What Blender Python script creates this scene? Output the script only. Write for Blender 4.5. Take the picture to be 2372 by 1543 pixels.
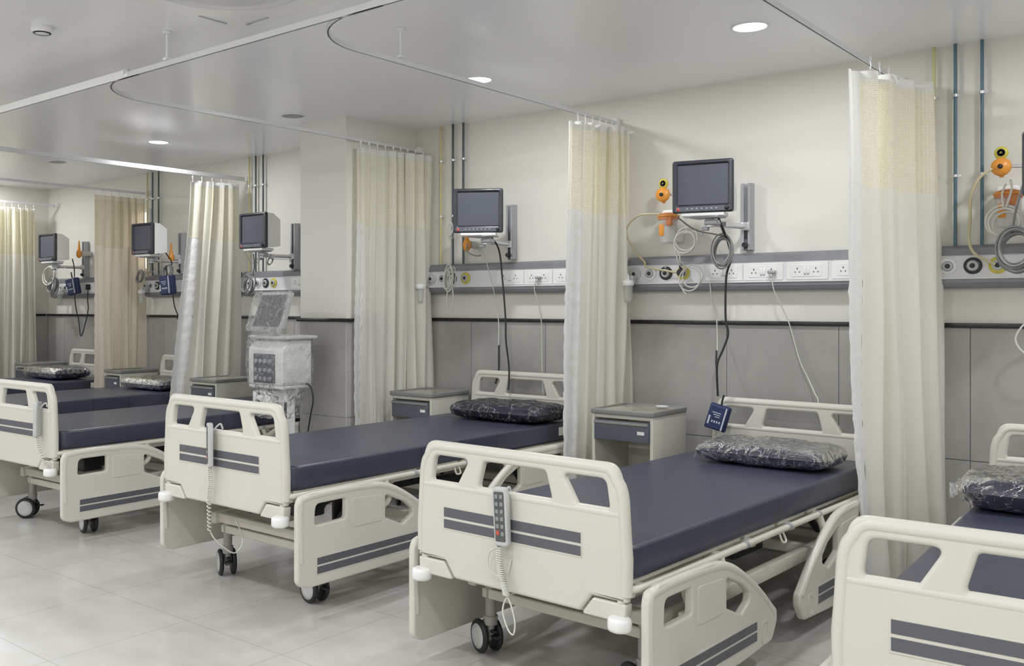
import bpy, bmesh, math, random
from math import pi, sin, cos, radians
from mathutils import Vector, Matrix
from mathutils.geometry import tessellate_polygon
random.seed(7)
for o in list(bpy.data.objects): bpy.data.objects.remove(o)
C = bpy.context.scene.collection
SC = bpy.context.scene

# ------------------------------------------------------------ camera
cam = bpy.data.cameras.new('camera'); cam.sensor_width = 36.0
cam.lens = 36.0 * 2227.1 / 2372.0
cam.shift_x = (1186 - 982.0) / 2372.0
cam.shift_y = (709.55 - 771.5) / 2372.0
cam.clip_start = 0.05; cam.clip_end = 60
co = bpy.data.objects.new('camera', cam); C.objects.link(co)
co.location = (0, 0, 1.449); co.rotation_euler = (pi/2, 0, radians(40.963))
SC.camera = co
# ------------------------------------------------------------ view and world
SC.view_settings.view_transform = 'Standard'; SC.view_settings.look = 'None'
SC.view_settings.gamma = 1.0; SC.view_settings.use_curve_mapping = False
SC.view_settings.exposure = 0.0
SC.cycles.max_bounces = 10; SC.cycles.diffuse_bounces = 7; SC.cycles.glossy_bounces = 3; SC.cycles.transmission_bounces = 6; SC.cycles.transparent_max_bounces = 14
w = bpy.data.worlds.new('world'); SC.world = w; w.use_nodes = True
w.node_tree.nodes['Background'].inputs[0].default_value = (0.75, 0.78, 0.85, 1)
w.node_tree.nodes['Background'].inputs[1].default_value = 0.05
LAMP_W = 15.8       # each recessed downlight
CEIL = 2.819; WALL = 5.647; TRACK_Z = 2.645
XL, XR, YF = -10.75, 2.4, -2.6

# ------------------------------------------------------------ materials
def new_mat(name):
    m = bpy.data.materials.new(name); m.use_nodes = True
    return m, m.node_tree.nodes, m.node_tree.links, m.node_tree.nodes['Principled BSDF']
def M(name, col, rough=.5, metal=0., spec=.5, noise=None, bump=None, coat=0.):
    m, N, L, b = new_mat(name)
    b.inputs['Base Color'].default_value = (*col, 1); b.inputs['Roughness'].default_value = rough
    b.inputs['Metallic'].default_value = metal; b.inputs['Specular IOR Level'].default_value = spec
    b.inputs['Coat Weight'].default_value = coat
    tc = N.new('ShaderNodeTexCoord')
    if noise:
        sc, amt = noise
        n = N.new('ShaderNodeTexNoise'); n.inputs['Scale'].default_value = sc; n.inputs['Detail'].default_value = 4
        L.new(tc.outputs['Object'], n.inputs['Vector'])
        r = N.new('ShaderNodeValToRGB')
        r.color_ramp.elements[0].position = .3; r.color_ramp.elements[1].position = .7
        r.color_ramp.elements[0].color = (*[c*(1-amt) for c in col], 1)
        r.color_ramp.elements[1].color = (*[min(1, c*(1+amt)) for c in col], 1)
        L.new(n.outputs['Fac'], r.inputs['Fac']); L.new(r.outputs['Color'], b.inputs['Base Color'])
    if bump:
        sc, st, di = bump
        n = N.new('ShaderNodeTexNoise'); n.inputs['Scale'].default_value = sc; n.inputs['Detail'].default_value = 3
        L.new(tc.outputs['Object'], n.inputs['Vector'])
        bp = N.new('ShaderNodeBump'); bp.inputs['Strength'].default_value = st; bp.inputs['Distance'].default_value = di
        L.new(n.outputs['Fac'], bp.inputs['Height']); L.new(bp.outputs['Normal'], b.inputs['Normal'])
    return m
m_wall = M('cream_wall_paint', (.745, .735, .685), .55, noise=(1.2, .02))
m_ceil = M('satin_ceiling_paint', (.84, .845, .885), .22, spec=.4, bump=(1.1, .05, .01))
m_abs = M('ivory_moulded_plastic', (.635, .62, .56), .32, noise=(3, .012))
m_absw = M('white_bumper_plastic', (.86, .86, .85), .3)
m_frame = M('cream_powder_coated_steel', (.62, .60, .53), .35, noise=(4, .03))
m_stripe = M('slate_grey_stripe', (.105, .108, .125), .4, noise=(12, .05))
m_navy = None
m_dark = M('dark_mechanism_metal', (.035, .035, .038), .45, .3, noise=(9, .2))
m_grey = M('grey_caster_housing', (.32, .31, .29), .4, noise=(7, .05))
m_rubber = M('black_rubber', (.018, .018, .02), .5, noise=(20, .2))
m_lgrey = M('light_grey_plastic', (.52, .53, .52), .4, noise=(8, .04))
m_alu = M('brushed_aluminium', (.70, .70, .72), .33, .7, noise=(15, .04))
m_alud = M('anodised_grey_aluminium', (.44, .45, .48), .38, .4, noise=(10, .06))
m_white = M('glossy_white_plastic', (.84, .84, .84), .25, noise=(6, .015))
m_pan = M('white_enamel_panel', (.73, .73, .76), .28, noise=(5, .02))
m_track = M('white_track_enamel', (.72, .72, .74), .25, .1, noise=(5, .02))
m_trackg = M('track_slot_painted_shade', (.10, .10, .11), .6, noise=(6, .1))  # dark fill that paints in the shade inside the track slot
m_black = M('black_gloss_plastic', (.035, .037, .048), .22, noise=(12, .15))
m_screen = M('dark_display_glass', (.075, .083, .11), .38, noise=(2, .05))
m_trim = M('black_granite_trim', (.018, .016, .018), .25, noise=(30, .3))
m_cab = M('cabinet_cream_board', (.56, .55, .49), .4, noise=(3, .02))
m_cabtop = M('worn_laminate_top', (.36, .34, .28), .22, noise=(9, .25))
m_drawer = M('slate_blue_drawer', (.10, .115, .145), .35, noise=(6, .06))
m_cabin = M('grey_cabinet_board', (.22, .22, .21), .5, noise=(4, .05))  # plain grey of the worktop rim, pulls and handles
m_orange = M('orange_regulator_plastic', (.80, .33, .05), .35, noise=(14, .08))
m_orange2 = M('burnt_orange_lid_plastic', (.62, .22, .08), .4, noise=(14, .1))
m_yellow = M('yellow_gauge_ring', (.62, .55, .08), .4, noise=(14, .08))
m_pyel = M('yellow_pipe_paint', (.62, .56, .30), .4, noise=(9, .05))
m_pblue = M('blue_pipe_paint', (.09, .17, .22), .35, noise=(9, .08))
m_pbk = M('dark_green_pipe_paint', (.07, .10, .10), .35, noise=(9, .08))
m_ptan = M('tan_tubing', (.62, .55, .36), .35, noise=(9, .05))
m_cordb = M('black_cord_rubber', (.02, .02, .022), .45, noise=(20, .1))
m_cordw = M('white_cord_vinyl', (.66, .66, .62), .4, noise=(20, .05))
m_cordg = M('grey_cord_vinyl', (.25, .25, .25), .4, noise=(20, .1))
m_blue = M('royal_navy_cuff_nylon', (.018, .032, .11), .45, noise=(30, .2))
m_bluel = M('pale_cuff_print', (.62, .64, .70), .5, noise=(30, .1))
m_red = M('red_key', (.55, .09, .07), .4, noise=(10, .1))
m_key = M('pale_key', (.24, .26, .255), .4, noise=(10, .1))
m_keyd = M('dark_green_keypad', (.085, .095, .095), .4, noise=(25, .2))
m_sky = None
def tile_mat(name, c1, c2, rough, veins=True):
    m, N, L, b = new_mat(name)
    tc = N.new('ShaderNodeTexCoord')
    n = N.new('ShaderNodeTexNoise'); n.inputs['Scale'].default_value = 1.1; n.inputs['Detail'].default_value = 5
    n.inputs['Distortion'].default_value = .8
    n2 = N.new('ShaderNodeTexNoise'); n2.inputs['Scale'].default_value = 5; n2.inputs['Detail'].default_value = 6
    mp = N.new('ShaderNodeMapping'); mp.inputs['Scale'].default_value = (1, 1.6, .7)
    L.new(tc.outputs['Object'], mp.inputs['Vector']); L.new(mp.outputs['Vector'], n.inputs['Vector']); L.new(mp.outputs['Vector'], n2.inputs['Vector'])
    ad = N.new('ShaderNodeMix'); ad.inputs['Factor'].default_value = .3
    L.new(n.outputs['Fac'], ad.inputs['A']); L.new(n2.outputs['Fac'], ad.inputs['B'])
    r = N.new('ShaderNodeValToRGB'); r.color_ramp.elements[0].position = .38; r.color_ramp.elements[1].position = .62
    r.color_ramp.elements[0].color = (*c1, 1); r.color_ramp.elements[1].color = (*c2, 1)
    L.new(ad.outputs['Result'], r.inputs['Fac']); L.new(r.outputs['Color'], b.inputs['Base Color'])
    b.inputs['Roughness'].default_value = rough
    return m, N, L, b, tc, r
m_tile = tile_mat('grey_marble_wall_tile', (.33, .325, .31), (.44, .43, .41), .25)[0]
m_grout = M('dark_tile_grout', (.12, .12, .12), .8, noise=(20, .1))
m_floor, N, L, b, tc, r = tile_mat('pale_marble_floor_tile', (.51, .49, .455), (.60, .595, .575), .24)
br = N.new('ShaderNodeTexBrick'); br.offset = 0; br.squash = 1
mp = N.new('ShaderNodeMapping'); mp.inputs['Location'].default_value = (3.728, -1.96, 0)
L.new(tc.outputs['Object'], mp.inputs['Vector']); L.new(mp.outputs['Vector'], br.inputs['Vector'])
br.inputs['Scale'].default_value = 1; br.inputs['Mortar Size'].default_value = .0022
br.inputs['Brick Width'].default_value = .659; br.inputs['Row Height'].default_value = .67
br.inputs['Color1'].default_value = (1, 1, 1, 1); br.inputs['Color2'].default_value = (.975, .975, .975, 1); br.inputs['Mortar'].default_value = (.72, .71, .69, 1)
mx = N.new('ShaderNodeMix'); mx.data_type = 'RGBA'; mx.blend_type = 'MULTIPLY'; mx.inputs['Factor'].default_value = 1
L.new(r.outputs['Color'], mx.inputs['A']); L.new(br.outputs['Color'], mx.inputs['B']); L.new(mx.outputs['Result'], b.inputs['Base Color'])

# mattress: navy vinyl, with seams of the folding sections
m_navy, N, L, b = new_mat('navy_mattress_vinyl')
b.inputs['Roughness'].default_value = .34; b.inputs['Specular IOR Level'].default_value = .75
tc = N.new('ShaderNodeTexCoord'); sp = N.new('ShaderNodeSeparateXYZ'); L.new(tc.outputs['Object'], sp.inputs[0])
acc = None
for yy in (.95, 1.29, 1.62):
    a = N.new('ShaderNodeMath'); a.operation = 'SUBTRACT'; a.inputs[1].default_value = yy; L.new(sp.outputs['Y'], a.inputs[0])
    c = N.new('ShaderNodeMath'); c.operation = 'ABSOLUTE'; L.new(a.outputs[0], c.inputs[0])
    d = N.new('ShaderNodeMath'); d.operation = 'LESS_THAN'; d.inputs[1].default_value = .006; L.new(c.outputs[0], d.inputs[0])
    if acc is None: acc = d
    else:
        e = N.new('ShaderNodeMath'); e.operation = 'MAXIMUM'; L.new(acc.outputs[0], e.inputs[0]); L.new(d.outputs[0], e.inputs[1]); acc = e
mx = N.new('ShaderNodeMix'); mx.data_type = 'RGBA'; mx.inputs['A'].default_value = (.038, .043, .074, 1); mx.inputs['B'].default_value = (.022, .025, .04, 1)
L.new(acc.outputs[0], mx.inputs['Factor']); L.new(mx.outputs['Result'], b.inputs['Base Color'])
nz = N.new('ShaderNodeTexNoise'); nz.inputs['Scale'].default_value = 5; nz.inputs['Detail'].default_value = 3; L.new(tc.outputs['Object'], nz.inputs['Vector'])
bp = N.new('ShaderNodeBump'); bp.inputs['Strength'].default_value = .2; bp.inputs['Distance'].default_value = .008
L.new(nz.outputs['Fac'], bp.inputs['Height']); L.new(bp.outputs['Normal'], b.inputs['Normal'])

def cloth(name, col, trans=.42, wr=(9, .5, .01)):
    m, N, L, b = new_mat(name)
    b.inputs['Base Color'].default_value = (*col, 1); b.inputs['Roughness'].default_value = .6
    b.inputs['Sheen Weight'].default_value = .15
    t = N.new('ShaderNodeBsdfTranslucent'); t.inputs['Color'].default_value = (*[min(1, c*1.03) for c in col[:2]], col[2], 1)
    mx = N.new('ShaderNodeMixShader'); mx.inputs[0].default_value = trans
    L.new(b.outputs[0], mx.inputs[1]); L.new(t.outputs[0], mx.inputs[2])
    L.new(mx.outputs[0], N['Material Output'].inputs['Surface'])
    tc = N.new('ShaderNodeTexCoord'); n = N.new('ShaderNodeTexNoise'); n.inputs['Scale'].default_value = wr[0]; n.inputs['Detail'].default_value = 4
    mp = N.new('ShaderNodeMapping'); mp.inputs['Scale'].default_value = (1, 1, 1.2)
    L.new(tc.outputs['Object'], mp.inputs['Vector']); L.new(mp.outputs[0], n.inputs['Vector'])
    bp = N.new('ShaderNodeBump'); bp.inputs['Strength'].default_value = wr[1]; bp.inputs['Distance'].default_value = wr[2]
    L.new(n.outputs['Fac'], bp.inputs['Height']); L.new(bp.outputs['Normal'], b.inputs['Normal'])
    return m, N, L, mx, tc
m_cloth = cloth('cream_curtain_cloth', (.89, .88, .83))[0]
m_satin = cloth('white_satin_curtain_edge', (.84, .84, .83), .3, (22, .7, .010))[0]
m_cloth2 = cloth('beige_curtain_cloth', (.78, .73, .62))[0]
def net_mat(name, col):
    m, N, L, mx, tc = cloth(name, col, .35)
    # open square mesh: small holes between the threads
    sp = N.new('ShaderNodeSeparateXYZ'); L.new(tc.outputs['UV'], sp.inputs[0])
    outs = []
    for ax in ('X', 'Y'):
        q = N.new('ShaderNodeMath'); q.operation = 'MULTIPLY'; q.inputs[1].default_value = 90; L.new(sp.outputs[ax], q.inputs[0])
        f = N.new('ShaderNodeMath'); f.operation = 'FRACT'; L.new(q.outputs[0], f.inputs[0])
        g = N.new('ShaderNodeMath'); g.operation = 'GREATER_THAN'; g.inputs[1].default_value = .5; L.new(f.outputs[0], g.inputs[0]); outs.append(g)
    p = N.new('ShaderNodeMath'); p.operation = 'MULTIPLY'; L.new(outs[0].outputs[0], p.inputs[0]); L.new(outs[1].outputs[0], p.inputs[1])
    p2 = N.new('ShaderNodeMath'); p2.operation = 'MULTIPLY'; p2.inputs[1].default_value = .32; L.new(p.outputs[0], p2.inputs[0])
    tr = N.new('ShaderNodeBsdfTransparent'); m2 = N.new('ShaderNodeMixShader')
    L.new(p2.outputs[0], m2.inputs[0]); L.new(mx.outputs[0], m2.inputs[1]); L.new(tr.outputs[0], m2.inputs[2])
    L.new(m2.outputs[0], N['Material Output'].inputs['Surface'])
    return m
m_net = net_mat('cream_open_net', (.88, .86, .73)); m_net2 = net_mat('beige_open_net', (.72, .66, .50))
# clear crinkled wrap; white lines on the creases paint in its glints
def wrap_mat(name, haze, glint=.5, width=.018, ior=1.33):
    m, N, L, b = new_mat(name)
    tr = N.new('ShaderNodeBsdfTransparent'); gl = N.new('ShaderNodeBsdfGlossy'); gl.inputs['Roughness'].default_value = .09
    d1 = N.new('ShaderNodeBsdfDiffuse'); d1.inputs['Color'].default_value = (.9, .9, .9, 1)
    d2 = N.new('ShaderNodeBsdfTranslucent'); d2.inputs['Color'].default_value = (.9, .9, .9, 1)
    df = N.new('ShaderNodeMixShader'); df.inputs[0].default_value = .45; L.new(d1.outputs[0], df.inputs[1]); L.new(d2.outputs[0], df.inputs[2])
    tc = N.new('ShaderNodeTexCoord'); v = N.new('ShaderNodeTexVoronoi'); v.feature = 'DISTANCE_TO_EDGE'; v.inputs['Scale'].default_value = 11
    nn = N.new('ShaderNodeTexNoise'); nn.inputs['Scale'].default_value = 14; nn.inputs['Detail'].default_value = 5; nn.inputs['Distortion'].default_value = 1.5
    vm = N.new('ShaderNodeMix'); vm.data_type = 'VECTOR'; vm.inputs['Factor'].default_value = .12
    L.new(tc.outputs['Object'], vm.inputs['A']); L.new(nn.outputs['Color'], vm.inputs['B']); L.new(vm.outputs['Result'], v.inputs['Vector'])
    L.new(tc.outputs['Object'], nn.inputs['Vector'])
    bp = N.new('ShaderNodeBump'); bp.inputs['Strength'].default_value = 1; bp.inputs['Distance'].default_value = .02
    L.new(nn.outputs['Fac'], bp.inputs['Height']); L.new(bp.outputs['Normal'], gl.inputs['Normal'])
    r = N.new('ShaderNodeValToRGB'); r.color_ramp.elements[0].color = (glint, glint, glint, 1); r.color_ramp.elements[1].color = (haze, haze, haze, 1)
    r.color_ramp.elements[1].position = width
    L.new(v.outputs['Distance'], r.inputs['Fac'])
    m1 = N.new('ShaderNodeMixShader'); L.new(r.outputs['Color'], m1.inputs[0]); L.new(tr.outputs[0], m1.inputs[1]); L.new(df.outputs[0], m1.inputs[2])
    fr = N.new('ShaderNodeFresnel'); fr.inputs['IOR'].default_value = ior; L.new(bp.outputs['Normal'], fr.inputs['Normal'])
    m2 = N.new('ShaderNodeMixShader'); L.new(fr.outputs[0], m2.inputs[0]); L.new(m1.outputs[0], m2.inputs[1]); L.new(gl.outputs[0], m2.inputs[2])
    L.new(m2.outputs[0], N['Material Output'].inputs['Surface'])
    return m
m_wrap = wrap_mat('clear_crinkled_polythene', .015, .95, .017); m_wraps = wrap_mat('milky_screen_film', .30, .7, .045, 1.3); m_wrapv = wrap_mat('hazy_polythene_film', .10, .6, .035, 1.22)
def emit(name, col, s):
    m, N, L, b = new_mat(name)
    b.inputs['Base Color'].default_value = (*col, 1); b.inputs['Emission Color'].default_value = (*col, 1); b.inputs['Emission Strength'].default_value = s
    return m
m_trunk = M('slate_grey_trunking', (.235, .24, .265), .4, .2, noise=(10, .06))
m_slot = M('mid_grey_louvre_plastic', (.45, .45, .46), .5, noise=(10, .05))
m_lit = emit('lit_diffuser', (1, .99, .96), 6.0)
m_unlit = M('unlit_diffuser', (.33, .33, .35), .4, noise=(5, .02))
m_window = emit('daylight_behind_pane', (1, .88, .80), 1.0)
m_jar, N, L, b = new_mat('clear_jar_plastic')
tr = N.new('ShaderNodeBsdfTransparent'); tr.inputs[0].default_value = (.92, .93, .93, 1); mxs = N.new('ShaderNodeMixShader'); mxs.inputs[0].default_value = .45
b.inputs['Base Color'].default_value = (.75, .75, .73, 1); b.inputs['Roughness'].default_value = .15
L.new(tr.outputs[0], mxs.inputs[1]); L.new(b.outputs[0], mxs.inputs[2]); L.new(mxs.outputs[0], N['Material Output'].inputs['Surface'])

# ------------------------------------------------------------ mesh helpers
class MB:
    def __init__(s): s.v = []; s.f = []; s.mi = []; s.k = 0; s.sm = []
    def add(s, vs, fs, smooth=True):
        o = len(s.v); s.v += [tuple(v) for v in vs]
        for f in fs: s.f.append([i+o for i in f]); s.mi.append(s.k); s.sm.append(smooth)
        return s
    def mat(s, k): s.k = k; return s
    def box(s, c, d, rz=0, b=0.0):
        x, y, z = [q/2 for q in d]
        if b <= 0:
            vs = [(sx*x, sy*y, sz*z) for sx in (-1, 1) for sy in (-1, 1) for sz in (-1, 1)]
            fs = [(0, 1, 3, 2), (4, 6, 7, 5), (0, 4, 5, 1), (2, 3, 7, 6), (0, 2, 6, 4), (1, 5, 7, 3)]
        else:
            bm = bmesh.new(); bmesh.ops.create_cube(bm, size=1)
            bmesh.ops.scale(bm, vec=d, verts=bm.verts)
            bmesh.ops.bevel(bm, geom=bm.edges[:], offset=b, segments=2, profile=.5, affect='EDGES')
            bm.verts.index_update()
            vs = [v.co[:] for v in bm.verts]; fs = [[v.index for v in f.verts] for f in bm.faces]; bm.free()
        ca, sa = cos(rz), sin(rz)
        return s.add([(c[0]+v[0]*ca-v[1]*sa, c[1]+v[0]*sa+v[1]*ca, c[2]+v[2]) for v in vs], fs, b > 0)
    def cyl(s, a, b, r, n=16, r2=None, caps=True):
        a = Vector(a); b = Vector(b); d = (b-a).normalized(); r2 = r if r2 is None else r2
        u = d.orthogonal().normalized(); w = d.cross(u)
        vs = [a+u*r*cos(2*pi*i/n)+w*r*sin(2*pi*i/n) for i in range(n)]+[b+u*r2*cos(2*pi*i/n)+w*r2*sin(2*pi*i/n) for i in range(n)]
        s.add(vs, [(i, (i+1) % n, n+(i+1) % n, n+i) for i in range(n)], True)
        if caps: s.add(vs[:n], [tuple(range(n))[::-1]], False); s.add(vs[n:], [tuple(range(n))], False)
        return s
    def lathe(s, prof, c, axis=(0, 0, 1), n=20):
        d = Vector(axis).normalized(); u = d.orthogonal().normalized(); w = d.cross(u); c = Vector(c)
        vs = []
        for (r, h) in prof: vs += [c+d*h+u*r*cos(2*pi*i/n)+w*r*sin(2*pi*i/n) for i in range(n)]
        fs = [(j*n+i, j*n+(i+1) % n, (j+1)*n+(i+1) % n, (j+1)*n+i) for j in range(len(prof)-1) for i in range(n)]
        s.add(vs, fs, True)
        if prof[0][0] > 1e-5: s.add(vs[:n], [tuple(range(n))[::-1]], False)
        if prof[-1][0] > 1e-5: s.add(vs[-n:], [tuple(range(n))], False)
        return s
    def tube(s, pts, r, n=8, smooth=True, sub=5, caps=True):
        P = [Vector(p) for p in pts]
        if smooth and len(P) > 2:
            Q = []
            for i in range(len(P)-1):
                p0 = P[max(i-1, 0)]; p1 = P[i]; p2 = P[i+1]; p3 = P[min(i+2, len(P)-1)]
                for k in range(sub):
                    t = k/sub; Q.append(.5*((2*p1)+(-p0+p2)*t+(2*p0-5*p1+4*p2-p3)*t*t+(-p0+3*p1-3*p2+p3)*t**3))
            Q.append(P[-1]); P = Q
        T = [(P[min(i+1, len(P)-1)]-P[max(i-1, 0)]).normalized() for i in range(len(P))]
        u = T[0].orthogonal().normalized(); vs = []
        for i, p in enumerate(P):
            u = (u-T[i]*u.dot(T[i])); u = u.normalized() if u.length > 1e-6 else T[i].orthogonal().normalized()
            w = T[i].cross(u); vs += [p+u*r*cos(2*pi*k/n)+w*r*sin(2*pi*k/n) for k in range(n)]
        fs = [(j*n+i, j*n+(i+1) % n, (j+1)*n+(i+1) % n, (j+1)*n+i) for j in range(len(P)-1) for i in range(n)]
        s.add(vs, fs, True)
        if caps: s.add(vs[:n], [tuple(range(n))[::-1]], False); s.add(vs[-n:], [tuple(range(n))], False)
        return s
    def plate(s, outer, holes, th, b, fn, seg=3):
        """solid plate of thickness th with rounded edges; fn maps (u, v, depth) to space"""
        def area(p): return sum(p[i][0]*p[(i+1) % len(p)][1]-p[(i+1) % len(p)][0]*p[i][1] for i in range(len(p)))/2
        loops = [outer if area(outer) > 0 else outer[::-1]]+[h[::-1] if area(h) > 0 else h for h in holes]
        def inset(lp, o):
            R = []; n = len(lp)
            for i in range(n):
                p0 = Vector(lp[i-1]); p1 = Vector(lp[i]); p2 = Vector(lp[(i+1) % n])
                d1 = (p1-p0).normalized(); d2 = (p2-p1).normalized()
                n1 = Vector((-d1.y, d1.x)); n2 = Vector((-d2.y, d2.x)); m = n1+n2
                m = m/max(m.dot(m)/2, .35) if m.length > 1e-6 else n1
                R.append(p1+m*o)
            return R
        prof = [(b*(1-cos(a)), th/2-b+b*sin(a)) for a in [pi/2*(1-k/seg) for k in range(seg+1)]]
        prof = prof+[(i_, -d_) for i_, d_ in prof[::-1]]
        front = []; back = []
        for lp in loops:
            n = len(lp); vs = []
            for (o, d_) in prof: vs += [fn(q[0], q[1], d_) for q in inset(lp, o)]
            m = len(prof)
            s.add(vs, [(j*n+i, (j+1)*n+i, (j+1)*n+(i+1) % n, j*n+(i+1) % n) for j in range(m-1) for i in range(n)], True)
            front.append([Vector((q[0], q[1], 0)) for q in inset(lp, b)])
        flat = [p for l in front for p in l]
        tri = tessellate_polygon(front)
        s.add([fn(p.x, p.y, th/2) for p in flat], [tuple(t) for t in tri], False)
        s.add([fn(p.x, p.y, -th/2) for p in flat], [tuple(t)[::-1] for t in tri], False)
        return s
    def mesh(s, name, mats):
        me = bpy.data.meshes.new(name); me.from_pydata(s.v, [], s.f); me.update()
        for m in (mats if isinstance(mats, (list, tuple)) else [mats]): me.materials.append(m)
        me.polygons.foreach_set('material_index', s.mi); me.polygons.foreach_set('use_smooth', s.sm)
        bm = bmesh.new(); bm.from_mesh(me); bmesh.ops.recalc_face_normals(bm, faces=bm.faces[:]); bm.to_mesh(me); bm.free()
        return me
def link(name, me, parent=None, loc=None):
    o = bpy.data.objects.new(name, me); C.objects.link(o)
    if parent: o.parent = parent
    if loc: o.location = loc
    return o
def build(name, mb, mats, parent=None, loc=None): return link(name, mb.mesh(name, mats), parent, loc)
def tag(o, label, cat, group=None, kind=None):
    if label: o['label'] = label
    if cat: o['category'] = cat
    if group: o['group'] = group
    if kind: o['kind'] = kind
    return o
def thing(name, loc, label, cat, group=None, rz=0):
    o = bpy.data.objects.new(name, None); C.objects.link(o); o.empty_display_size = .1
    o.location = loc; o.rotation_euler = (0, 0, rz); return tag(o, label, cat, group)
def struct(name, mb, mats):
    o = build(name, mb, mats); o['kind'] = 'structure'; return o
_cache = {}
def part(name, key, fn, mats, parent, loc=None):
    if key not in _cache: _cache[key] = fn().mesh(name, mats)
    return link(name, _cache[key], parent, loc)
def rnd(pts, r, seg=5):
    """round polygon corners; r one number or per-point list"""
    n = len(pts); out = []
    for i in range(n):
        rr = r[i] if isinstance(r, (list, tuple)) else r
        p0, p1, p2 = Vector(pts[i-1]), Vector(pts[i]), Vector(pts[(i+1) % n])
        a = (p0-p1); b = (p2-p1); la, lb = a.length, b.length
        if rr <= 0: out.append(tuple(p1)); continue
        ang = a.angle(b); t = min(rr/math.tan(ang/2), la*.48, lb*.48)
        s0 = p1+a/la*t; s1 = p1+b/lb*t
        for k in range(seg+1):
            q = k/seg; out.append(tuple(s0*(1-q)**2+p1*2*q*(1-q)+s1*q*q))
    return out
def rect(x0, z0, x1, z1, r=0, seg=4): return rnd([(x0, z0), (x1, z0), (x1, z1), (x0, z1)], r, seg)
XZ = lambda y0: (lambda u, v, d: (u, y0-d, v))
YZ = lambda x0: (lambda u, v, d: (x0+d, u, v))
XY = lambda z0: (lambda u, v, d: (u, v, z0+d))

# ------------------------------------------------------------ room
fl = struct('floor', MB().box(((XL+XR)/2, (YF+WALL)/2, -.05), (XR-XL+.4, WALL-YF+.4, .1)), m_floor)
ce = struct('ceiling', MB().box(((XL+XR)/2, (YF+WALL)/2, CEIL+.05), (XR-XL+.4, WALL-YF+.4, .1)), m_ceil)
COLX0, COLX1, COLY = -5.46, -4.97, 4.87
TZ = 1.361
def tiles(mb, a, bnd, y, axis, rows=((0, .643), (.647, TZ-.025)), th=.012):
    """tile boxes proud of the wall between joints"""
    mb.mat(1)
    for i in range(len(bnd)-1):
        c0, c1 = bnd[i]+.0018, bnd[i+1]-.0018
        for z0, z1 in rows:
            if axis == 'x': mb.box(((c0+c1)/2, y, (z0+z1)/2), (c1-c0, th, z1-z0))
            else: mb.box((y, (c0+c1)/2, (z0+z1)/2), (th, c1-c0, z1-z0))
    mb.mat(0)
mb = MB().box(((XL+XR)/2, WALL+.06, CEIL/2), (XR-XL+.2, .12, CEIL))
js = [XL]+[q for q in [-1.132+.659*k for k in range(-14, 6)] if XL+.05 < q < COLX0-.03]+[COLX0]
tiles(mb, 0, js, WALL-.003, 'x')
js = [COLX1]+[q for q in [-1.132+.659*k for k in range(-14, 6)] if COLX1+.05 < q < XR-.05]+[XR]
tiles(mb, 0, js, WALL-.003, 'x')
mb.mat(2).box(((XL+COLX0)/2, WALL-.002, TZ/2-.01), (COLX0-XL, .006, TZ-.03)).box(((XR+COLX1)/2, WALL-.002, TZ/2-.01), (XR-COLX1, .006, TZ-.03))
struct('wall_back', mb, [m_wall, m_tile, m_grout])
mb = MB().box(((COLX0+COLX1)/2, (COLY+WALL)/2, CEIL/2), (COLX1-COLX0, WALL-COLY, CEIL))
tiles(mb, 0, [COLX0, COLX1], COLY-.003, 'x'); tiles(mb, 0, [COLY, WALL-.01], COLX0-.003, 'y'); tiles(mb, 0, [COLY, WALL-.01], COLX1+.003, 'y')
struct('wall_column', mb, [m_wall, m_tile, m_grout])
mb = MB().box((XL-.06, (YF+WALL)/2, CEIL/2), (.12, WALL-YF, CEIL)); tiles(mb, 0, [YF+.659*k for k in range(13)][:-1]+[WALL-.01], XL+.003, 'y')
struct('wall_left', mb, [m_wall, m_tile, m_grout])
struct('wall_right', MB().box((XR+.06, (YF+WALL)/2, CEIL/2), (.12, WALL-YF, CEIL)), m_wall)
struct('wall_front', MB().box(((XL+XR)/2, YF-.06, CEIL/2), (XR-XL+.2, .12, CEIL)), m_wall)
def trim(n, c, d): struct('trim_%d' % n, MB().box(c, d, b=.003), m_trim)
trim(1, ((XL+COLX0)/2, WALL-.013, TZ-.0125), (COLX0-XL, .026, .025)); trim(2, ((XR+COLX1)/2, WALL-.013, TZ-.0125), (XR-COLX1, .026, .025))
trim(3, ((COLX0+COLX1)/2, COLY-.013, TZ-.0125), (COLX1-COLX0+.05, .026, .025)); trim(4, (COLX1+.013, (COLY+WALL)/2-.013, TZ-.0125), (.026, WALL-COLY-.03, .025))
trim(5, (COLX0-.013, (COLY+WALL)/2-.013, TZ-.0125), (.026, WALL-COLY-.03, .025)); trim(6, (XL+.013, (YF+WALL)/2-.02, TZ-.0125), (.026, WALL-YF-.05, .025))
# small lit window behind the fifth curtain
mb = MB().plate(rect(-9.1, 1.80, -8.62, 2.46), [rect(-9.06, 1.84, -8.66, 2.42)], .03, .004, XZ(WALL-.015))
wn = struct('window_1', mb, m_white); p = build('pane', MB().box((-8.86, WALL-.004, 2.13), (.41, .006, .59)), m_window, wn)

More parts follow.
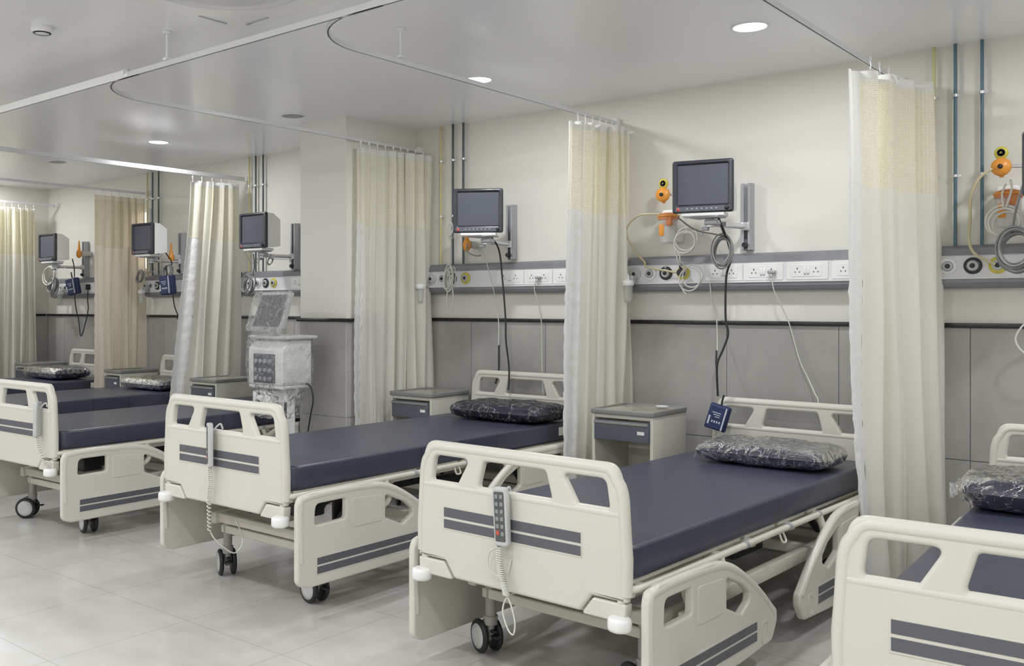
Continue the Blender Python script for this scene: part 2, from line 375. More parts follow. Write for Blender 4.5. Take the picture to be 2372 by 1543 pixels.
# ------------------------------------------------------------ lights
lampdata = bpy.data.lights.new('downlight_lamp', 'AREA'); lampdata.shape = 'DISK'; lampdata.size = .16; lampdata.energy = LAMP_W; lampdata.color = (.975, .985, 1.0)
fill_lampdata = lampdata.copy(); fill_lampdata.energy = LAMP_W*1.12  # stronger lamp for the two unseen rows added to brighten the ward
def downlight(x, y, label, on=True):
    t = thing('recessed_downlight', (x, y, CEIL), label, 'ceiling light', 'recessed ceiling downlights')
    part('trim_ring', 'dlr', lambda: MB().lathe([(.088, 0), (.09, -.004), (.084, -.007), (.078, -.004), (.078, 0)], (0, 0, 0), n=32), m_white, t)
    part('diffuser', 'dld%d' % on, lambda: MB().lathe([(0.0005, -.0035), (.077, -.0035), (.077, -.001)], (0, 0, 0), n=32), m_lit if on else m_unlit, t)
    if on:
        l = bpy.data.objects.new('lamp', lampdata if y > 3 else fill_lampdata); C.objects.link(l); l.parent = t; l.location = (0, 0, -.012)
    return t
rowlab = {-1.88: 'bright round downlight nearest the right edge, above the third bed from the left track',
          -3.56: 'bright round downlight between the two middle curved tracks', -5.24: 'unlit grey round downlight in front of the wall column',
          -6.92: 'bright round downlight left of the unlit one', -8.60: 'unlit grey round downlight farthest left, beyond the fourth curtain track'}
rowlab[-1.88] = 'largest bright round downlight, over the front middle bed'
for k in range(-5, 3):
    x = round(-1.88+1.68*k, 2)
    downlight(x, 4.60, rowlab.get(x, 'lit round downlight of the bed row, outside the picture'), x not in (-5.24, -8.60))
    downlight(x, 1.2, 'added fill light over the aisle, unseen, shaped as a round downlight')
    downlight(x, -1.2, 'added fill light behind the aisle, unseen, shaped as a round downlight')

t = thing('smoke_detector', (-4.50, 2.33, CEIL), 'round white smoke detector with dark slots on the ceiling at upper left', 'smoke detector')
build('housing', MB().lathe([(.05, 0), (.052, -.012), (.05, -.026), (.04, -.034), (.001, -.036)], (0, 0, 0), n=28), m_white, t)
build('slot', MB().lathe([(.0435, -.0305), (.0425, -.034), (.036, -.0365), (.035, -.034)], (0, 0, 0), n=28), m_dark, t)
# air conditioning cassette
t = thing('ceiling_air_conditioner', (-3.25, 2.45, CEIL), 'square white air conditioner cassette with a round grille, at the top edge', 'air conditioner')
build('panel', MB().plate(rect(-.5, -.5, .5, .5, .06), [], .028, .012, XY(-.014)), m_white, t)
build('grille', MB().lathe([(.36, -.024), (.36, -.034), (.345, -.038), (.33, -.034), (.30, -.030), (.29, -.036), (.24, -.030), (.23, -.036), (.18, -.030), (.001, -.034)], (0, 0, 0), n=48), m_pan, t)
for a in range(4):
    ca, sa = cos(a*pi/2), sin(a*pi/2)
    for u0, v in ((-.30, .445), (.30, .445)):
        x, y = u0*ca-v*sa, u0*sa+v*ca; build('louvre_slot', MB().box((x, y, -.030), (.16, .012, .006), a*pi/2, .002), m_slot, t)
build('indicator_light', MB().box((-.37, .45, -.030), (.035, .015, .006), 0, .002), m_slot, t)

# ------------------------------------------------------------ curtain tracks
AY = 2.78
def track_sweep(path, w=.018, h=.027):
    """rail profile (white web with a dark slot underneath) swept along a plan path"""
    P = [Vector((p[0], p[1], 0)) for p in path]
    mb = MB()
    def ring(prof, k):
        mb.mat(k); n = len(prof); vs = []
        for i, p in enumerate(P):
            d = (P[min(i+1, len(P)-1)]-P[max(i-1, 0)]).normalized(); nn = Vector((-d.y, d.x, 0))
            vs += [p+nn*a+Vector((0, 0, z)) for a, z in prof]
        mb.add(vs, [(j*n+i, j*n+(i+1) % n, (j+1)*n+(i+1) % n, (j+1)*n+i) for j in range(len(P)-1) for i in range(n)], False)
        mb.add(vs[:n], [tuple(range(n))], False); mb.add(vs[-n:], [tuple(range(n))], False)
    ring([(-w/2, 0), (-w/2, h), (w/2, h), (w/2, 0), (w*.22, 0), (w*.22, .008), (-w*.22, .008), (-w*.22, 0)], 0)
    ring([(-w*.21, .0005), (-w*.21, .007), (w*.21, .007), (w*.21, .0005)], 1)
    return mb
def hangers(t, pts):
    for x, y in pts:
        part('hanger_rod', 'hr', lambda: MB().cyl((0, 0, .03), (0, 0, CEIL-TRACK_Z-.001), .006).cyl((0, 0, CEIL-TRACK_Z-.012), (0, 0, CEIL-TRACK_Z-.001), .022).box((0, 0, .036), (.03, .03, .012)), m_white, t, (x, y, 0))
t = thing('aisle_curtain_track', (0, 0, TRACK_Z), 'long white curtain track running along the aisle over the bed feet, hung on rods', 'curtain track')
build('rail', track_sweep([(-4.47, AY), (1.9, AY)]), [m_track, m_trackg], t)
build('rail_section', track_sweep([(XL+.01, AY), (-4.47, AY)], h=.042), [m_absw, m_trackg], t)  # whiter than the other rail: its bright reflection is put into the colour
build('joint_sleeve', MB().box((-4.47, AY-.001, .022), (.04, .022, .036), 0, .002), m_alu, t)
hangers(t, [(-4.11, AY), (-2.0, AY), (.6, AY)])
TX = [(-1.46, TRACK_Z), (-3.2, TRACK_Z), (-4.93, TRACK_Z), (-7.04, 2.60), (-8.67, 2.60), (-10.50, 2.60)]
tlab = ['curved white curtain track carrying the nearest big curtain at right', 'curved white curtain track running to the curtain between the two middle beds',
        'curved white curtain track running to the curtain by the wall column', 'bright white curtain track carrying the fourth curtain from the right',
        'grey looking curtain track carrying the beige curtain at left', 'farthest left curtain track, ending beside the corner']
for i, (x, tz) in enumerate(TX):
    R = .42; path = []
    for k in range(15):
        a = pi/2+(pi/2)*k/14; path.append((x+R+R*cos(a), AY+R-R*sin(a)))
    path = [(x+R+.15, AY)]+path[0:]
    path = [(p[0], p[1]) for p in path]+[(x, 5.60)]
    tt = thing('bay_curtain_track', (0, 0, tz), tlab[i], 'curtain track', 'curved curtain tracks between the beds')
    build('rail', track_sweep([(a, b_) if j else (a, b_) for j, (a, b_) in enumerate(path)], w=.0165, h=.023 if i != 3 else .034), [m_track, m_trackg], tt)
    if i == 1: hangers(tt, [(x, 3.51)])
    build('wall_flange', MB().box((x, 5.622, .017), (.04, .05, .045), 0, .004), m_white, tt)

# ------------------------------------------------------------ curtains
def curtain(x, y0, y1, amp, folds, label, lean=0., ztop=None, zbot=.10, znet=2.03, mats=None, flare=1.12, seed=0, edge=.12, side=-1, foot=0., panel=.35, fy=0., flat=.35, wrap=0.):
    """gathered curtain hung from a bay track: y0 leading edge toward the aisle, y1 near the wall"""
    mats = mats or (m_net, m_cloth, m_satin); ztop = ztop or (2.60 if x > -6 else 2.555)
    rg = random.Random(seed); t = thing('privacy_curtain', (x, (y0+y1)/2, 0), label, 'curtain', 'privacy curtains')
    NU = folds*22+16; ph = rg.uniform(0, 6.28); fa = [rg.uniform(.65, 1.15) for _ in range(folds*2+2)]
    yc = (y0+y1)/2
    def pt(s, z):
        q = (z-zbot)/(ztop-zbot)
        h = 1+(flare-1)*(1-q)
        w_ = min(1, max(0, (s-panel*.7)/(panel*.5+.01))); w_ = w_*w_*(3-2*w_)
        f = s*folds; a = amp*(.82+.18*sin(f*1.7+ph))*(.82+.18*(1-q))*(flat+(1-flat)*w_)
        xx = lean*(s-.5)+a*sin(2*pi*f+pi*.5)+.25*a*sin(4.6*pi*f+ph)
        yy = (y0-yc)*h+(y1-y0)*h*s+(.018*sin(4*pi*f+ph)+.010*sin(q*5+f))*(.4+.6*w_)
        xx += (.016*sin(q*6+f*2.1+ph)*(1-q)+.006*sin(9*q+3*f))
        xx -= wrap*max(0, 1-s/edge)
        xx += foot*(1-q)**1.5; yy += fy*(1-q)**1.3*(1-s)
        return xx, min(yy, 5.63-yc)
    def sheet(s0, s1, z0, z1, nz, wr=0.):
        n0 = max(3, int(NU*(s1-s0))); mb = MB(); vs = []; uv = []
        L_ = 0; row = []
        for i in range(n0+1):
            s = s0+(s1-s0)*i/n0; row.append(s)
        for j in range(nz+1):
            z = z0+(z1-z0)*j/nz
            for s in row:
                a, b_ = pt(s, z)
                if wr: a += wr*sin(z*47+s*31+3*sin(z*13))*(.5+.5*sin(z*9+1)); b_ += wr*.7*sin(z*61+s*17)
                vs.append((a, b_, z)); uv.append((s*folds*(amp*4.4)+0, z))
        n = n0+1
        mb.add(vs, [(j*n+i, j*n+i+1, (j+1)*n+i+1, (j+1)*n+i) for j in range(nz) for i in range(n0)], True)
        me = bpy.data.meshes.new('sheet'); me.from_pydata(mb.v, [], mb.f); me.update()
        me.polygons.foreach_set('use_smooth', [True]*len(me.polygons))
        ul = me.uv_layers.new(name='UVMap')
        for lp in me.loops: ul.data[lp.index].uv = uv[lp.vertex_index]
        return me
    def sh(name, s0, s1, z0, z1, nz, m, wr=0., th=0.0018):
        me = sheet(s0, s1, z0, z1, nz, wr); me.name = name; me.materials.append(m); o = link(name, me, t)
        return o
    e = edge
    sh('cloth_panel', e, 1, zbot, znet, 46, mats[1]); sh('net_header', e, 1, znet, ztop-.045, 14, mats[0], th=0)
    sh('top_band', 0, 1, ztop-.045, ztop, 2, mats[2])
    sh('edge_strip', 0, e, zbot, znet+.02, 70, mats[2], wr=.004); sh('net_edge', 0, e, znet+.02, ztop-.045, 14, mats[0] if side < 0 else mats[2], th=0)
    for k in range(folds+1):
        s = k/folds; a, b_ = pt(s, ztop)
        part('hook', 'hook', lambda: MB().tube([(0, 0, -.02), (.004, 0, 0), (0, 0, .022), (0, 0, TRACK_Z-2.60+.002)], .0025, 6, sub=3).box((0, 0, .03), (.012, .008, .018), 0, .002), m_white, t, (0, b_, ztop))
    return t
curtain(-1.40, 4.86, 5.57, .10, 5, 'nearest privacy curtain, large, cream with a white satin edge, right of the front bed', seed=1, edge=.12, lean=.12, flare=1.05, side=1, zbot=.09, foot=.05, panel=.25, wrap=.075)
curtain(-3.155, 5.08, 5.58, .07, 6, 'cream privacy curtain between the two middle beds, behind a bedside cabinet', seed=2, edge=.22, lean=.09, flare=1.06, panel=.40, fy=-.10, foot=-.01, wrap=.03)
curtain(-4.87, 4.915, 5.58, .060, 8, 'cream privacy curtain hanging in front of the wall column', seed=3, edge=.10, lean=.10, flare=1.02, panel=.55, flat=.22, fy=-.03)
curtain(-7.04, 5.02, 5.49, .055, 5, 'bright cream privacy curtain left of the plastic wrapped ventilator', seed=4, edge=.20, flare=1.05, panel=.36, fy=-.30, lean=.03, foot=-.02, wrap=.03)
curtain(-8.68, 5.04, 5.58, .05, 6, 'beige privacy curtain, second from the left', seed=5, edge=.16, mats=(m_net2, m_cloth2, m_cloth2), flare=1.05, panel=.4)
curtain(-10.50, 4.75, 5.36, .055, 7, 'leftmost privacy curtain, cream with many narrow folds, cut by the left edge', seed=6, edge=.1, mats=(m_net, m_cloth, m_cloth), flare=1.0, panel=.05)

# ------------------------------------------------------------ hospital bed
W = .485
FY = 0.0
def board():
    out = rnd([(-.476, .455), (-.335, .455), (-.288, .392), (.288, .392), (.335, .455), (.476, .455), (.480, .70), (.468, .81), (.43, .918), (-.43, .918), (-.468, .81), (-.480, .70)],
              [.004, .01, .02, .02, .01, .004, .2, .2, .055, .055, .2, .2], 6)
    w1 = rnd([(-.408, .757), (-.277, .757), (-.214, .862), (-.392, .862)], [.018, .018, .018, .03])
    w2 = rnd([(-.172, .757), (.172, .757), (.142, .862), (-.142, .862)], .018)
    w3 = rnd([(.277, .757), (.408, .757), (.392, .862), (.214, .862)], [.018, .018, .03, .018])
    mb = MB().plate(out, [w1, w2, w3], .034, .012, XZ(0), 4)
    # thicker rounded top grip and side posts over the panel
    rim = rnd([(-.476, .70), (-.470, .81), (-.43, .918), (.43, .918), (.470, .81), (.476, .70)], [.0, .2, .055, .055, .2, 0], 6)
    mb.tube([(x*.965, 0, z-.022 if z > .85 else z) for x, z in [(-.482, .475), (-.484, .60)]+rim+[(.484, .60), (.482, .475)]], .0215, 10, smooth=False)
    mb.tube([(-.445, 0, .744), (.445, 0, .744)], .0195, 10, smooth=False)
    for s in (-1, 1): mb.tube([(s*.165, 0, .882), (s*.205, 0, .80), (s*.235, 0, .745)], .018, 8)
    return mb
def stripe_bars():
    x0, x1 = -.337, .295
    mb = MB().mat(1).plate(rect(x0-.004, .577, x1+.004, .668), [], .003, .001, XZ(-.0175))
    mb.mat(0).plate(rect(x0, .628, x1, .664), [], .003, .001, XZ(-.0195)).plate(rect(x0, .584, x1, .618), [], .003, .001, XZ(-.0195))
    return mb
def corner_cover(s):
    return lambda: MB().plate(rnd([(s*.296, .386), (s*.342, .449), (s*.474, .449), (s*.468, .386)], .008), [], .044, .006, XZ(0.004))
RL = rnd([(0, .10), (0, .49), (.075, .515), (.45, .513), (.60, .488), (.74, .422), (.89, .325), (1.03, .215), (1.035, .17), (.985, .095), (.70, .079), (.06, .078)],
         [.055, .06, .08, .1, .1, .1, .1, .02, .05, .05, .1, .05], 5)
RW = [rnd([(.102, .36), (.302, .362), (.302, .457), (.11, .457)], [.02, .02, .012, .03]), rnd([(.575, .32), (.70, .268), (.775, .305), (.772, .335), (.715, .378), (.575, .434)], [.012, .02, .02, .01, .02, .012])]
def rail(mir, side):
    f = (lambda q: (2.30-q[0], q[1])) if mir else (lambda q: q)
    def b():
        o = [f(q) for q in RL]; hs = [[f(q) for q in w_] for w_ in RW]
        mb = MB().plate(o, hs, .034, .010, YZ(0), 4)
        # raised rounded grip along the top edge
        top = [f(q) for q in [(.025, .20), (.022, .44), (.075, .492), (.45, .490), (.60, .466), (.74, .401), (.89, .303), (1.005, .205)]]
        mb.tube([(0, y, z) for y, z in top], .021, 10)
        mb.plate([f(q) for q in rnd([(.34, .31), (.55, .31), (.55, .44), (.34, .452)], .02)], [], .040, .003, YZ(0), 2)
        return mb
    return b
def rail_stripe(mir, side):
    f = (lambda y: 2.30-y) if mir else (lambda y: y)
    def b():
        mb = MB(); x = side*.0175
        r_ = lambda z0, z1: [(f(.115), z0), (f(.83), z0), (f(.83), z1), (f(.115), z1)]
        mb.mat(1).plate(r_(.128, .215), [], .003, .001, YZ(x)); x = side*.0195
        mb.mat(0).plate(r_(.135, .168), [], .003, .001, YZ(x)).plate(r_(.177, .209), [], .003, .001, YZ(x))
        return mb
    return b
def rail_badge(mir, side):
    f = (lambda y: 2.30-y) if mir else (lambda y: y)
    return lambda: MB().plate([(f(y), z) for y, z in rnd([(.88, .10), (.95, .10), (.95, .20), (.88, .20)], .03)], [[(f(y), z) for y, z in rnd([(.893, .115), (.937, .115), (.937, .185), (.893, .185)], .018)]], .004, .0015, YZ(side*.0175))
def base_frame():
    mb = MB()
    for s in (-1, 1):
        mb.box((s*.43, 1.28, .31), (.04, 2.05, .06), 0, .006)
    for y in (.30, 1.0, 1.7, 2.28): mb.box((0, y, .31), (.86, .05, .05), 0, .006)
    mb.box((0, .30, .255), (.78, .045, .04), 0, .005).box((0, 2.28, .255), (.78, .045, .04), 0, .005)
    return mb
def mech(d):
    def b():
        mb = MB()
        mb.box((0, 1.1, .40+d*.5), (.12, .75, .09), 0, .01)
        mb.cyl((0, .55, .37), (0, .95, .43+d*.6), .032).cyl((-.2, 1.6, .36), (-.2, 1.15, .45+d*.6), .03)
        for s in (-1, 1):
            mb.tube([(s*.33, .42, .33), (s*.33, .62, .45+d), (s*.33, .80, .47+d)], .018, 8)
            mb.tube([(s*.33, 2.05, .33), (s*.33, 1.85, .45+d), (s*.33, 1.6, .47+d)], .018, 8)
            mb.box((s*.30, .50, .405+d*.6), (.018, .10, .15+d*.8), 0, .004)
            mb.box((s*.26, 1.35, .38+d*.5), (.06, .3, .10), 0, .01)
        mb.box((.12, .42, .39+d*.6), (.16, .14, .12), 0, .01)
        return mb
    return b
def deck():
    mb = MB()
    for s in (-1, 1): mb.tube([(s*.44, .05, .492), (s*.495, .10, .498), (s*.495, 1.2, .498), (s*.495, 2.38, .498), (s*.44, 2.46, .492)], .0135, 8)
    mb.tube([(-.44, .05, .492), (.44, .05, .492)], .0135, 8, False).tube([(-.44, 2.46, .492), (.44, 2.46, .492)], .0135, 8, False)
    for y in (.12, .70, .99, 1.40, 1.72, 2.38): mb.box((0, y, .475), (.94, .04, .03), 0, .004)
    for s in (-1, 1): mb.box((s*.38, 1.25, .462), (.03, 2.3, .035), 0, .004)
    for s in (-1, 1):
        mb.tube([(s*.47, .03, .48), (s*.455, .0, .47), (s*.44, .0, .42)], .016, 8)
        mb.tube([(s*.5, 1.17, .49), (s*.515, 1.17, .455), (s*.515, 1.205, .455), (s*.5, 1.205, .49)], .005, 6)
        for y in (.62, 1.62): mb.tube([(s*.5, y+.35*0, .49), (s*.515, y+.01, .40), (s*.49, y-.06, .345)], .017, 8)
    return mb
def clampj():
    mb = MB()
    for s in (-1, 1):
        for y in (.85, 1.28, 1.62): mb.cyl((s*.495, y-.012, .498), (s*.495, y+.012, .498), .0165, 12)
    return mb
def sections():
    mb = MB()
    for a, b_ in ((.07, .93), (.97, 1.27), (1.31, 1.60), (1.64, 2.44)): mb.box((0, (a+b_)/2, .4995), (.88, b_-a, .018), 0, .004)
    return mb
def caster(parent, x, y, steer):
    c = link('caster', _cache.get('cfork') or _cache.setdefault('cfork', MB().cyl((0, 0, .125), (0, 0, .155), .028).cyl((0, 0, .15), (0, 0, .30), .0235).cyl((0, 0, .152), (0, 0, .162), .030)
        .box((0, .022, .105), (.030, .075, .065), 0, .012).box((0, .03, .075), (.022, .05, .05), 0, .008).mesh('caster', [m_grey])), parent, (x, y, 0))
    c.rotation_euler = (0, 0, steer)
    for s in (-1, 1):
        wv = part('wheel', 'cwheel', lambda: MB().lathe([(.02, -.011), (.058, -.012), (.066, -.009), (.070, -.003), (.070, .003), (.066, .009), (.058, .012), (.02, .011)], (0, 0, 0), (1, 0, 0), 28), m_rubber, c, (s*.034, .035, .070))
        part('hub_cap', 'chub%d' % s, (lambda s=s: MB().lathe([(.052, 0), (.051, s*.003), (.03, s*.005), (.001, s*.0055)], (s*.0095, 0, 0), (1, 0, 0), 24)), m_lgrey, wv)
    part('brake_pedal', 'cped', lambda: MB().box((0, -.05, .085), (.03, .05, .008), 0, .003).box((0, -.02, .10), (.02, .05, .012), 0, .003), m_rubber, c)
def make_bed(x, y, rot, d, label, steer=(0, .3, .5, -.4), lowrails=True):
    t = thing('hospital_bed', (x, y, 0), label, 'hospital bed', 'hospital beds in the ward', radians(rot))
    part('base_frame', 'base', base_frame, m_frame, t)
    part('lift_mechanism', 'mech%.3f' % d, mech(d), m_dark, t)
    part('deck_frame', 'deck', deck, m_frame, t, (0, 0, d))
    part('tube_clamp', 'clampj', clampj, m_alud, t, (0, 0, d))
    part('mattress_deck', 'sect', sections, m_frame, t, (0, 0, d))
    for k, (cx_, cy_) in enumerate([(-.36, .30), (.36, .30), (-.36, 2.28), (.36, 2.28)]): caster(t, cx_, cy_, steer[k])
    fb = part('footboard', 'board', board, m_abs, t, (0, 0, d))
    part('stripe_panel', 'stripe', stripe_bars, [m_stripe, m_abs], fb)
    for s in (-1, 1): part('corner_cover', 'cc%d' % s, corner_cover(s), m_abs, fb)
    hb = part('headboard', 'board', board, m_abs, t, (0, 2.56, d-.004)); hb.rotation_euler = (0, 0, pi)
    for s in (-1, 1): part('corner_cover', 'cc%d' % s, corner_cover(s), m_abs, hb)
    for sx in (-1, 1):
        for yy in (-.022, 2.582):
            part('bumper_wheel', 'bump', lambda: MB().lathe([(.03, -.024), (.038, -.020), (.041, -.012), (.041, .012), (.038, .020), (.03, .024)], (0, 0, 0), n=24), m_absw, t, (sx*.452, yy, .384+d))
    for sx in (-1, 1):
        for mir in (0, 1):
            rl = part('side_rail', 'rail%d' % mir, rail(mir, sx), m_abs, t, (sx*.533, 0, d-(.05 if d < -.01 and sx < 0 and not mir else 0)))
            part('stripe_panel', 'rs%d%d' % (mir, sx), rail_stripe(mir, sx), [m_stripe, m_abs], rl)
            part('badge', 'rb%d%d' % (mir, sx), rail_badge(mir, sx), m_abs, rl)
            yy = (1.9 if mir else .38)
            part('rail_bracket', 'rbk%d%d' % (mir, sx), (lambda sx=sx, yy=yy: MB().tube([(sx*-.02, yy, .34), (sx*-.05, yy, .40), (sx*-.06, yy, .47)], .015, 8).box((sx*-.03, yy, .33), (.03, .14, .05), 0, .005)), m_frame, rl)
    return t
def mattress_mb():
    out = rnd([(-.452, .035), (.452, .035), (.452, 2.50), (-.452, 2.50)], [.085, .085, .05, .05], 8)
    return MB().plate(out, [], .117, .014, XY(.5665), 4)
def make_mattress(x, y, rot, d, label):
    o = link('mattress', _cache.get('matt') or _cache.setdefault('matt', mattress_mb().mesh('mattress', m_navy)), None, (x, y, d)); o.rotation_euler = (0, 0, radians(rot))
    return tag(o, label, 'mattress', 'navy bed mattresses')
BEDS = [(-9.47, 2.92, 0, .070, 'hospital bed farthest left, mostly hidden beyond the beige curtain'),
        (-7.74, 2.93, 0, .062, 'hospital bed second from the left, behind the one cut by the left edge'),
        (-5.988, 2.931, 1.27, .057, 'ivory hospital bed with its footboard cut by the left edge'),
        (-3.824, 2.908, -.316, .081, 'raised ivory hospital bed left of the front middle one, remote on its footboard'),
        (-2.067, 2.898, -1.848, .0, 'front middle ivory hospital bed with grey striped footboard and coiled remote cable'),
        (-.374, 2.674, 2.55, -.015, 'nearest ivory hospital bed, cut by the right edge of the picture')]
ML = ['navy mattress on the farthest left bed', 'navy mattress on the bed second from the left', 'navy mattress with a rounded foot end on the bed cut by the left edge',
      'navy mattress on the raised bed left of the front middle one', 'navy mattress with side seams on the front middle bed', 'navy mattress on the nearest bed, seen through its footboard at lower right']
ST = [(.2, .3, .5, 1.), (.2, -.3, .5, 1.), (2.27, 1.33, .5, 1.2), (1.08, 1.45, .5, 1.2), (1.17, 1.2, .7, 1.0), (.3, .9, .7, 1.0)]
for (x, y, r_, d, lb), ml, st in zip(BEDS, ML, ST):
    make_bed(x, y, r_, d, lb, st); mo = make_mattress(x, y, r_, d, ml)
    part('care_tag', 'tag', lambda: MB().plate(rect(2.27, .545, 2.35, .598), [], .003, .001, YZ(.4535)), m_absw, mo)
def bedpt(i, lx, ly, lz):
    x, y, r_, d, _ = BEDS[i]; a = radians(r_); return (x+lx*cos(a)-ly*sin(a), y+lx*sin(a)+ly*cos(a), lz+d)

# ------------------------------------------------------------ wrapped pillows
def pillow_mb(L_, D_, H_, grow=0., crink=0., seed=0):
    rg = random.Random(seed); nu, nv = (46, 30); mb = MB(); vs = []
    ph = [rg.uniform(0, 6.28) for _ in range(8)]
    def P(u, v, side):
        # rounded slab: superellipse plan, thickness falling at the rim
        a = u*2-1; b_ = v*2-1
        ex = max(0, 1-abs(a)**7)**.5; ey = max(0, 1-abs(b_)**7)**.5
        h = (H_/2+grow)*(ex*ey)**.7
        x = a*(L_/2+grow)*(1-.03*(abs(b_)**3)); y = b_*(D_/2+grow)*(1-.05*abs(a)**3)
        z = side*h
        w_ = (sin(a*5+ph[0])*sin(b_*4+ph[1])*.004+sin(a*13+b_*9+ph[2])*.002)*(ex*ey)
        if crink: w_ += crink*(abs(sin(a*17+b_*7+ph[3]+2*sin(b_*9)))+abs(sin(a*9-b_*21+ph[4]+2*sin(a*8)))-1)*(.3+ex*ey)
        return (x+(crink*2*sin(b_*23+ph[5]) if abs(a) > .9 and crink else 0), y, z+side*w_)
    for side in (1, -1):
        vs = [P(i/nu, j/nv, side) for j in range(nv+1) for i in range(nu+1)]; n = nu+1
        fs = [(j*n+i, j*n+i+1, (j+1)*n+i+1, (j+1)*n+i) for j in range(nv) for i in range(nu)]
        if side < 0: fs = [f[::-1] for f in fs]
        mb.add(vs, fs, True)
    return mb
m_pil = M('navy_pillow_vinyl', (.022, .024, .045), .35, noise=(8, .2), bump=(18, .4, .01))
def pillow(i, lx, ly, rz, label, L_=.66, D_=.40, H_=.10, seed=1, tail=-1):
    x, y, z = bedpt(i, lx, ly, .625+H_/2+.012)
    t = thing('wrapped_pillow', (x, y, z), label, 'pillow', 'navy pillows wrapped in clear plastic', radians(rz))
    build('pillow', pillow_mb(L_, D_, H_, 0, 0, seed), m_pil, t)
    mb = pillow_mb(L_, D_, H_, .006, .0035, seed+10)
    build('plastic_wrap', mb, m_wrap, t)
    # gathered flap of film at one end
    tb = MB(); vs = []; rg = random.Random(seed)
    nu, nv = 6, 16
    for i_ in range(nu+1):
        for j in range(nv+1):
            q = i_/nu; v = j/nv*2-1
            vs.append((tail*(L_/2-.01+q*.07*(1-.35*abs(v))), v*D_*.46*(1-.25*q), -.01+.035*q*sin(v*11+seed)*(1-q*.2)-.015*q+rg.uniform(-.004, .004)))
    n = nv+1; tb.add(vs, [(a*n+c, a*n+c+1, (a+1)*n+c+1, (a+1)*n+c) for a in range(nu) for c in range(nv)], False)
    build('film_flap', tb, m_wrapv, t)
    return t
pillow(4, .07, 2.10, -1, 'navy pillow in crinkled clear plastic on the front middle bed', seed=3)
pillow(3, .10, 2.22, 0, 'navy pillow in clear plastic on the raised bed, right of the column curtain', seed=4, L_=.70)
pillow(1, .06, 2.17, 0, 'small looking plastic wrapped pillow beside the fourth curtain, on a far bed', seed=5, L_=.68, H_=.09)
pillow(0, -.06, 2.17, 0, 'farthest left wrapped pillow, dark, beside the leftmost curtain', seed=6, L_=.72, H_=.11)
pillow(5, -.13, 2.00, 4, 'plastic wrapped pillow at the right edge on the nearest bed', seed=7, L_=.72, D_=.46, H_=.13)
# ------------------------------------------------------------ handsets
def handset(i, lx, zc, label, tilt=.06, yaw=0, loop=True, cdx=.0):
    x, y, r_, d, _ = BEDS[i]
    X, Y, Z = bedpt(i, lx, -.046, zc)
    t = thing('bed_remote_handset', (X, Y, Z), label, 'remote control', 'handsets hung on the footboards', radians(r_)+yaw)
    t.rotation_euler = (0, -tilt, radians(r_)+yaw)
    build('casing', MB().plate(rnd([(-.031, -.108), (.031, -.108), (.034, .06), (.03, .108), (-.03, .108), (-.034, .06)], .014), [], .026, .007, XZ(0), 3), m_lgrey, t)
    build('hook', MB().tube([(0, .008, .06), (0, .03, .085), (0, .052, .10), (0, .062, .075)], .005, 6), m_lgrey, t)
    kp = build('keypad', MB().plate(rect(-.023, -.090, .023, .092, .006), [], .002, .0008, XZ(-.0135)), m_keyd, t)
    for r in range(6):
        for c in (-1, 1):
            if r == 5 and c == -1: continue
            part('button', 'btn', lambda: MB().plate(rect(-.007, -.0075, .007, .0075, .003), [], .002, .0008, XZ(-.0152)), m_key, kp, (c*.011, 0, .074-r*.027))
    part('red_button', 'btnr', lambda: MB().plate(rect(-.007, -.008, .007, .008, .003), [], .002, .0008, XZ(-.0152)), m_red, kp, (-.011, 0, -.058))
    return t
HS = {}
HS['h4'] = handset(4, -.030, .677, 'grey bed remote with keypad and red key, hooked on the front middle footboard')
HS['h3'] = handset(3, -.045, .690, 'grey bed remote hooked on the footboard of the raised bed', yaw=-.5)
HS['h2'] = handset(2, .345, .700, 'grey bed remote turned sideways on the footboard at the left edge', yaw=-1.05)
def coil_cord(name, pts, r, turns, wire, label, mat, extra=None, key=None):
    """helically coiled cable following pts, then a plain loop"""
    P = [Vector(p) for p in pts]; Q = []; n = turns*10
    def at(t):
        f = t*(len(P)-1); k = min(int(f), len(P)-2); return P[k].lerp(P[k+1], f-k)
    for k in range(n+1):
        t = k/n; c = at(t); a = 2*pi*turns*t; Q.append(c+Vector((r*cos(a), r*sin(a), 0)))
    mb = MB().tube(Q, wire, 5, smooth=False)
    for e in (extra or []): mb.tube(e, wire*1.15, 6)
    o = build(name, mb, mat); o.parent = HS[label]; p_ = HS[label]; o.matrix_parent_inverse = Matrix.LocRotScale(p_.location, p_.rotation_euler, p_.scale).inverted(); return o
B = bedpt
coil_cord('coiled_cable', [B(4, -.040, -.047, .568), B(4, -.036, -.050, .50), B(4, -.018, -.05, .44), B(4, -.006, -.05, .395)], .011, 24, .0029, 'h4',
          m_cordw, [[B(4, -.006, -.05, .395), B(4, .012, -.045, .36), B(4, .030, -.045, .30), B(4, .022, -.045, .255), B(4, -.008, -.04, .27), B(4, -.038, -.03, .33), B(4, -.034, .0, .375), B(4, -.02, .05, .38)],
                    [B(4, -.045, -.04, .565), B(4, -.092, -.04, .535), B(4, -.10, -.04, .48), B(4, -.06, -.035, .452), B(4, -.02, -.03, .465), B(4, -.005, -.024, .52)]])
coil_cord('coiled_cable', [B(3, -.045, -.047, .58), B(3, -.040, -.047, .50), B(3, -.055, -.045, .42), B(3, -.055, -.04, .27)], .010, 24, .003, 'h3',
          m_cordw, [[B(3, -.055, -.04, .27), B(3, -.03, -.02, .22), B(3, .005, .06, .15), B(3, .0, .12, .20), B(3, -.06, .12, .30)]])
coil_cord('coiled_cable', [B(2, .345, -.047, .60), B(2, .37, -.05, .53), B(2, .43, -.05, .45), B(2, .455, -.04, .41)], .011, 16, .003, 'h2', m_cordw)

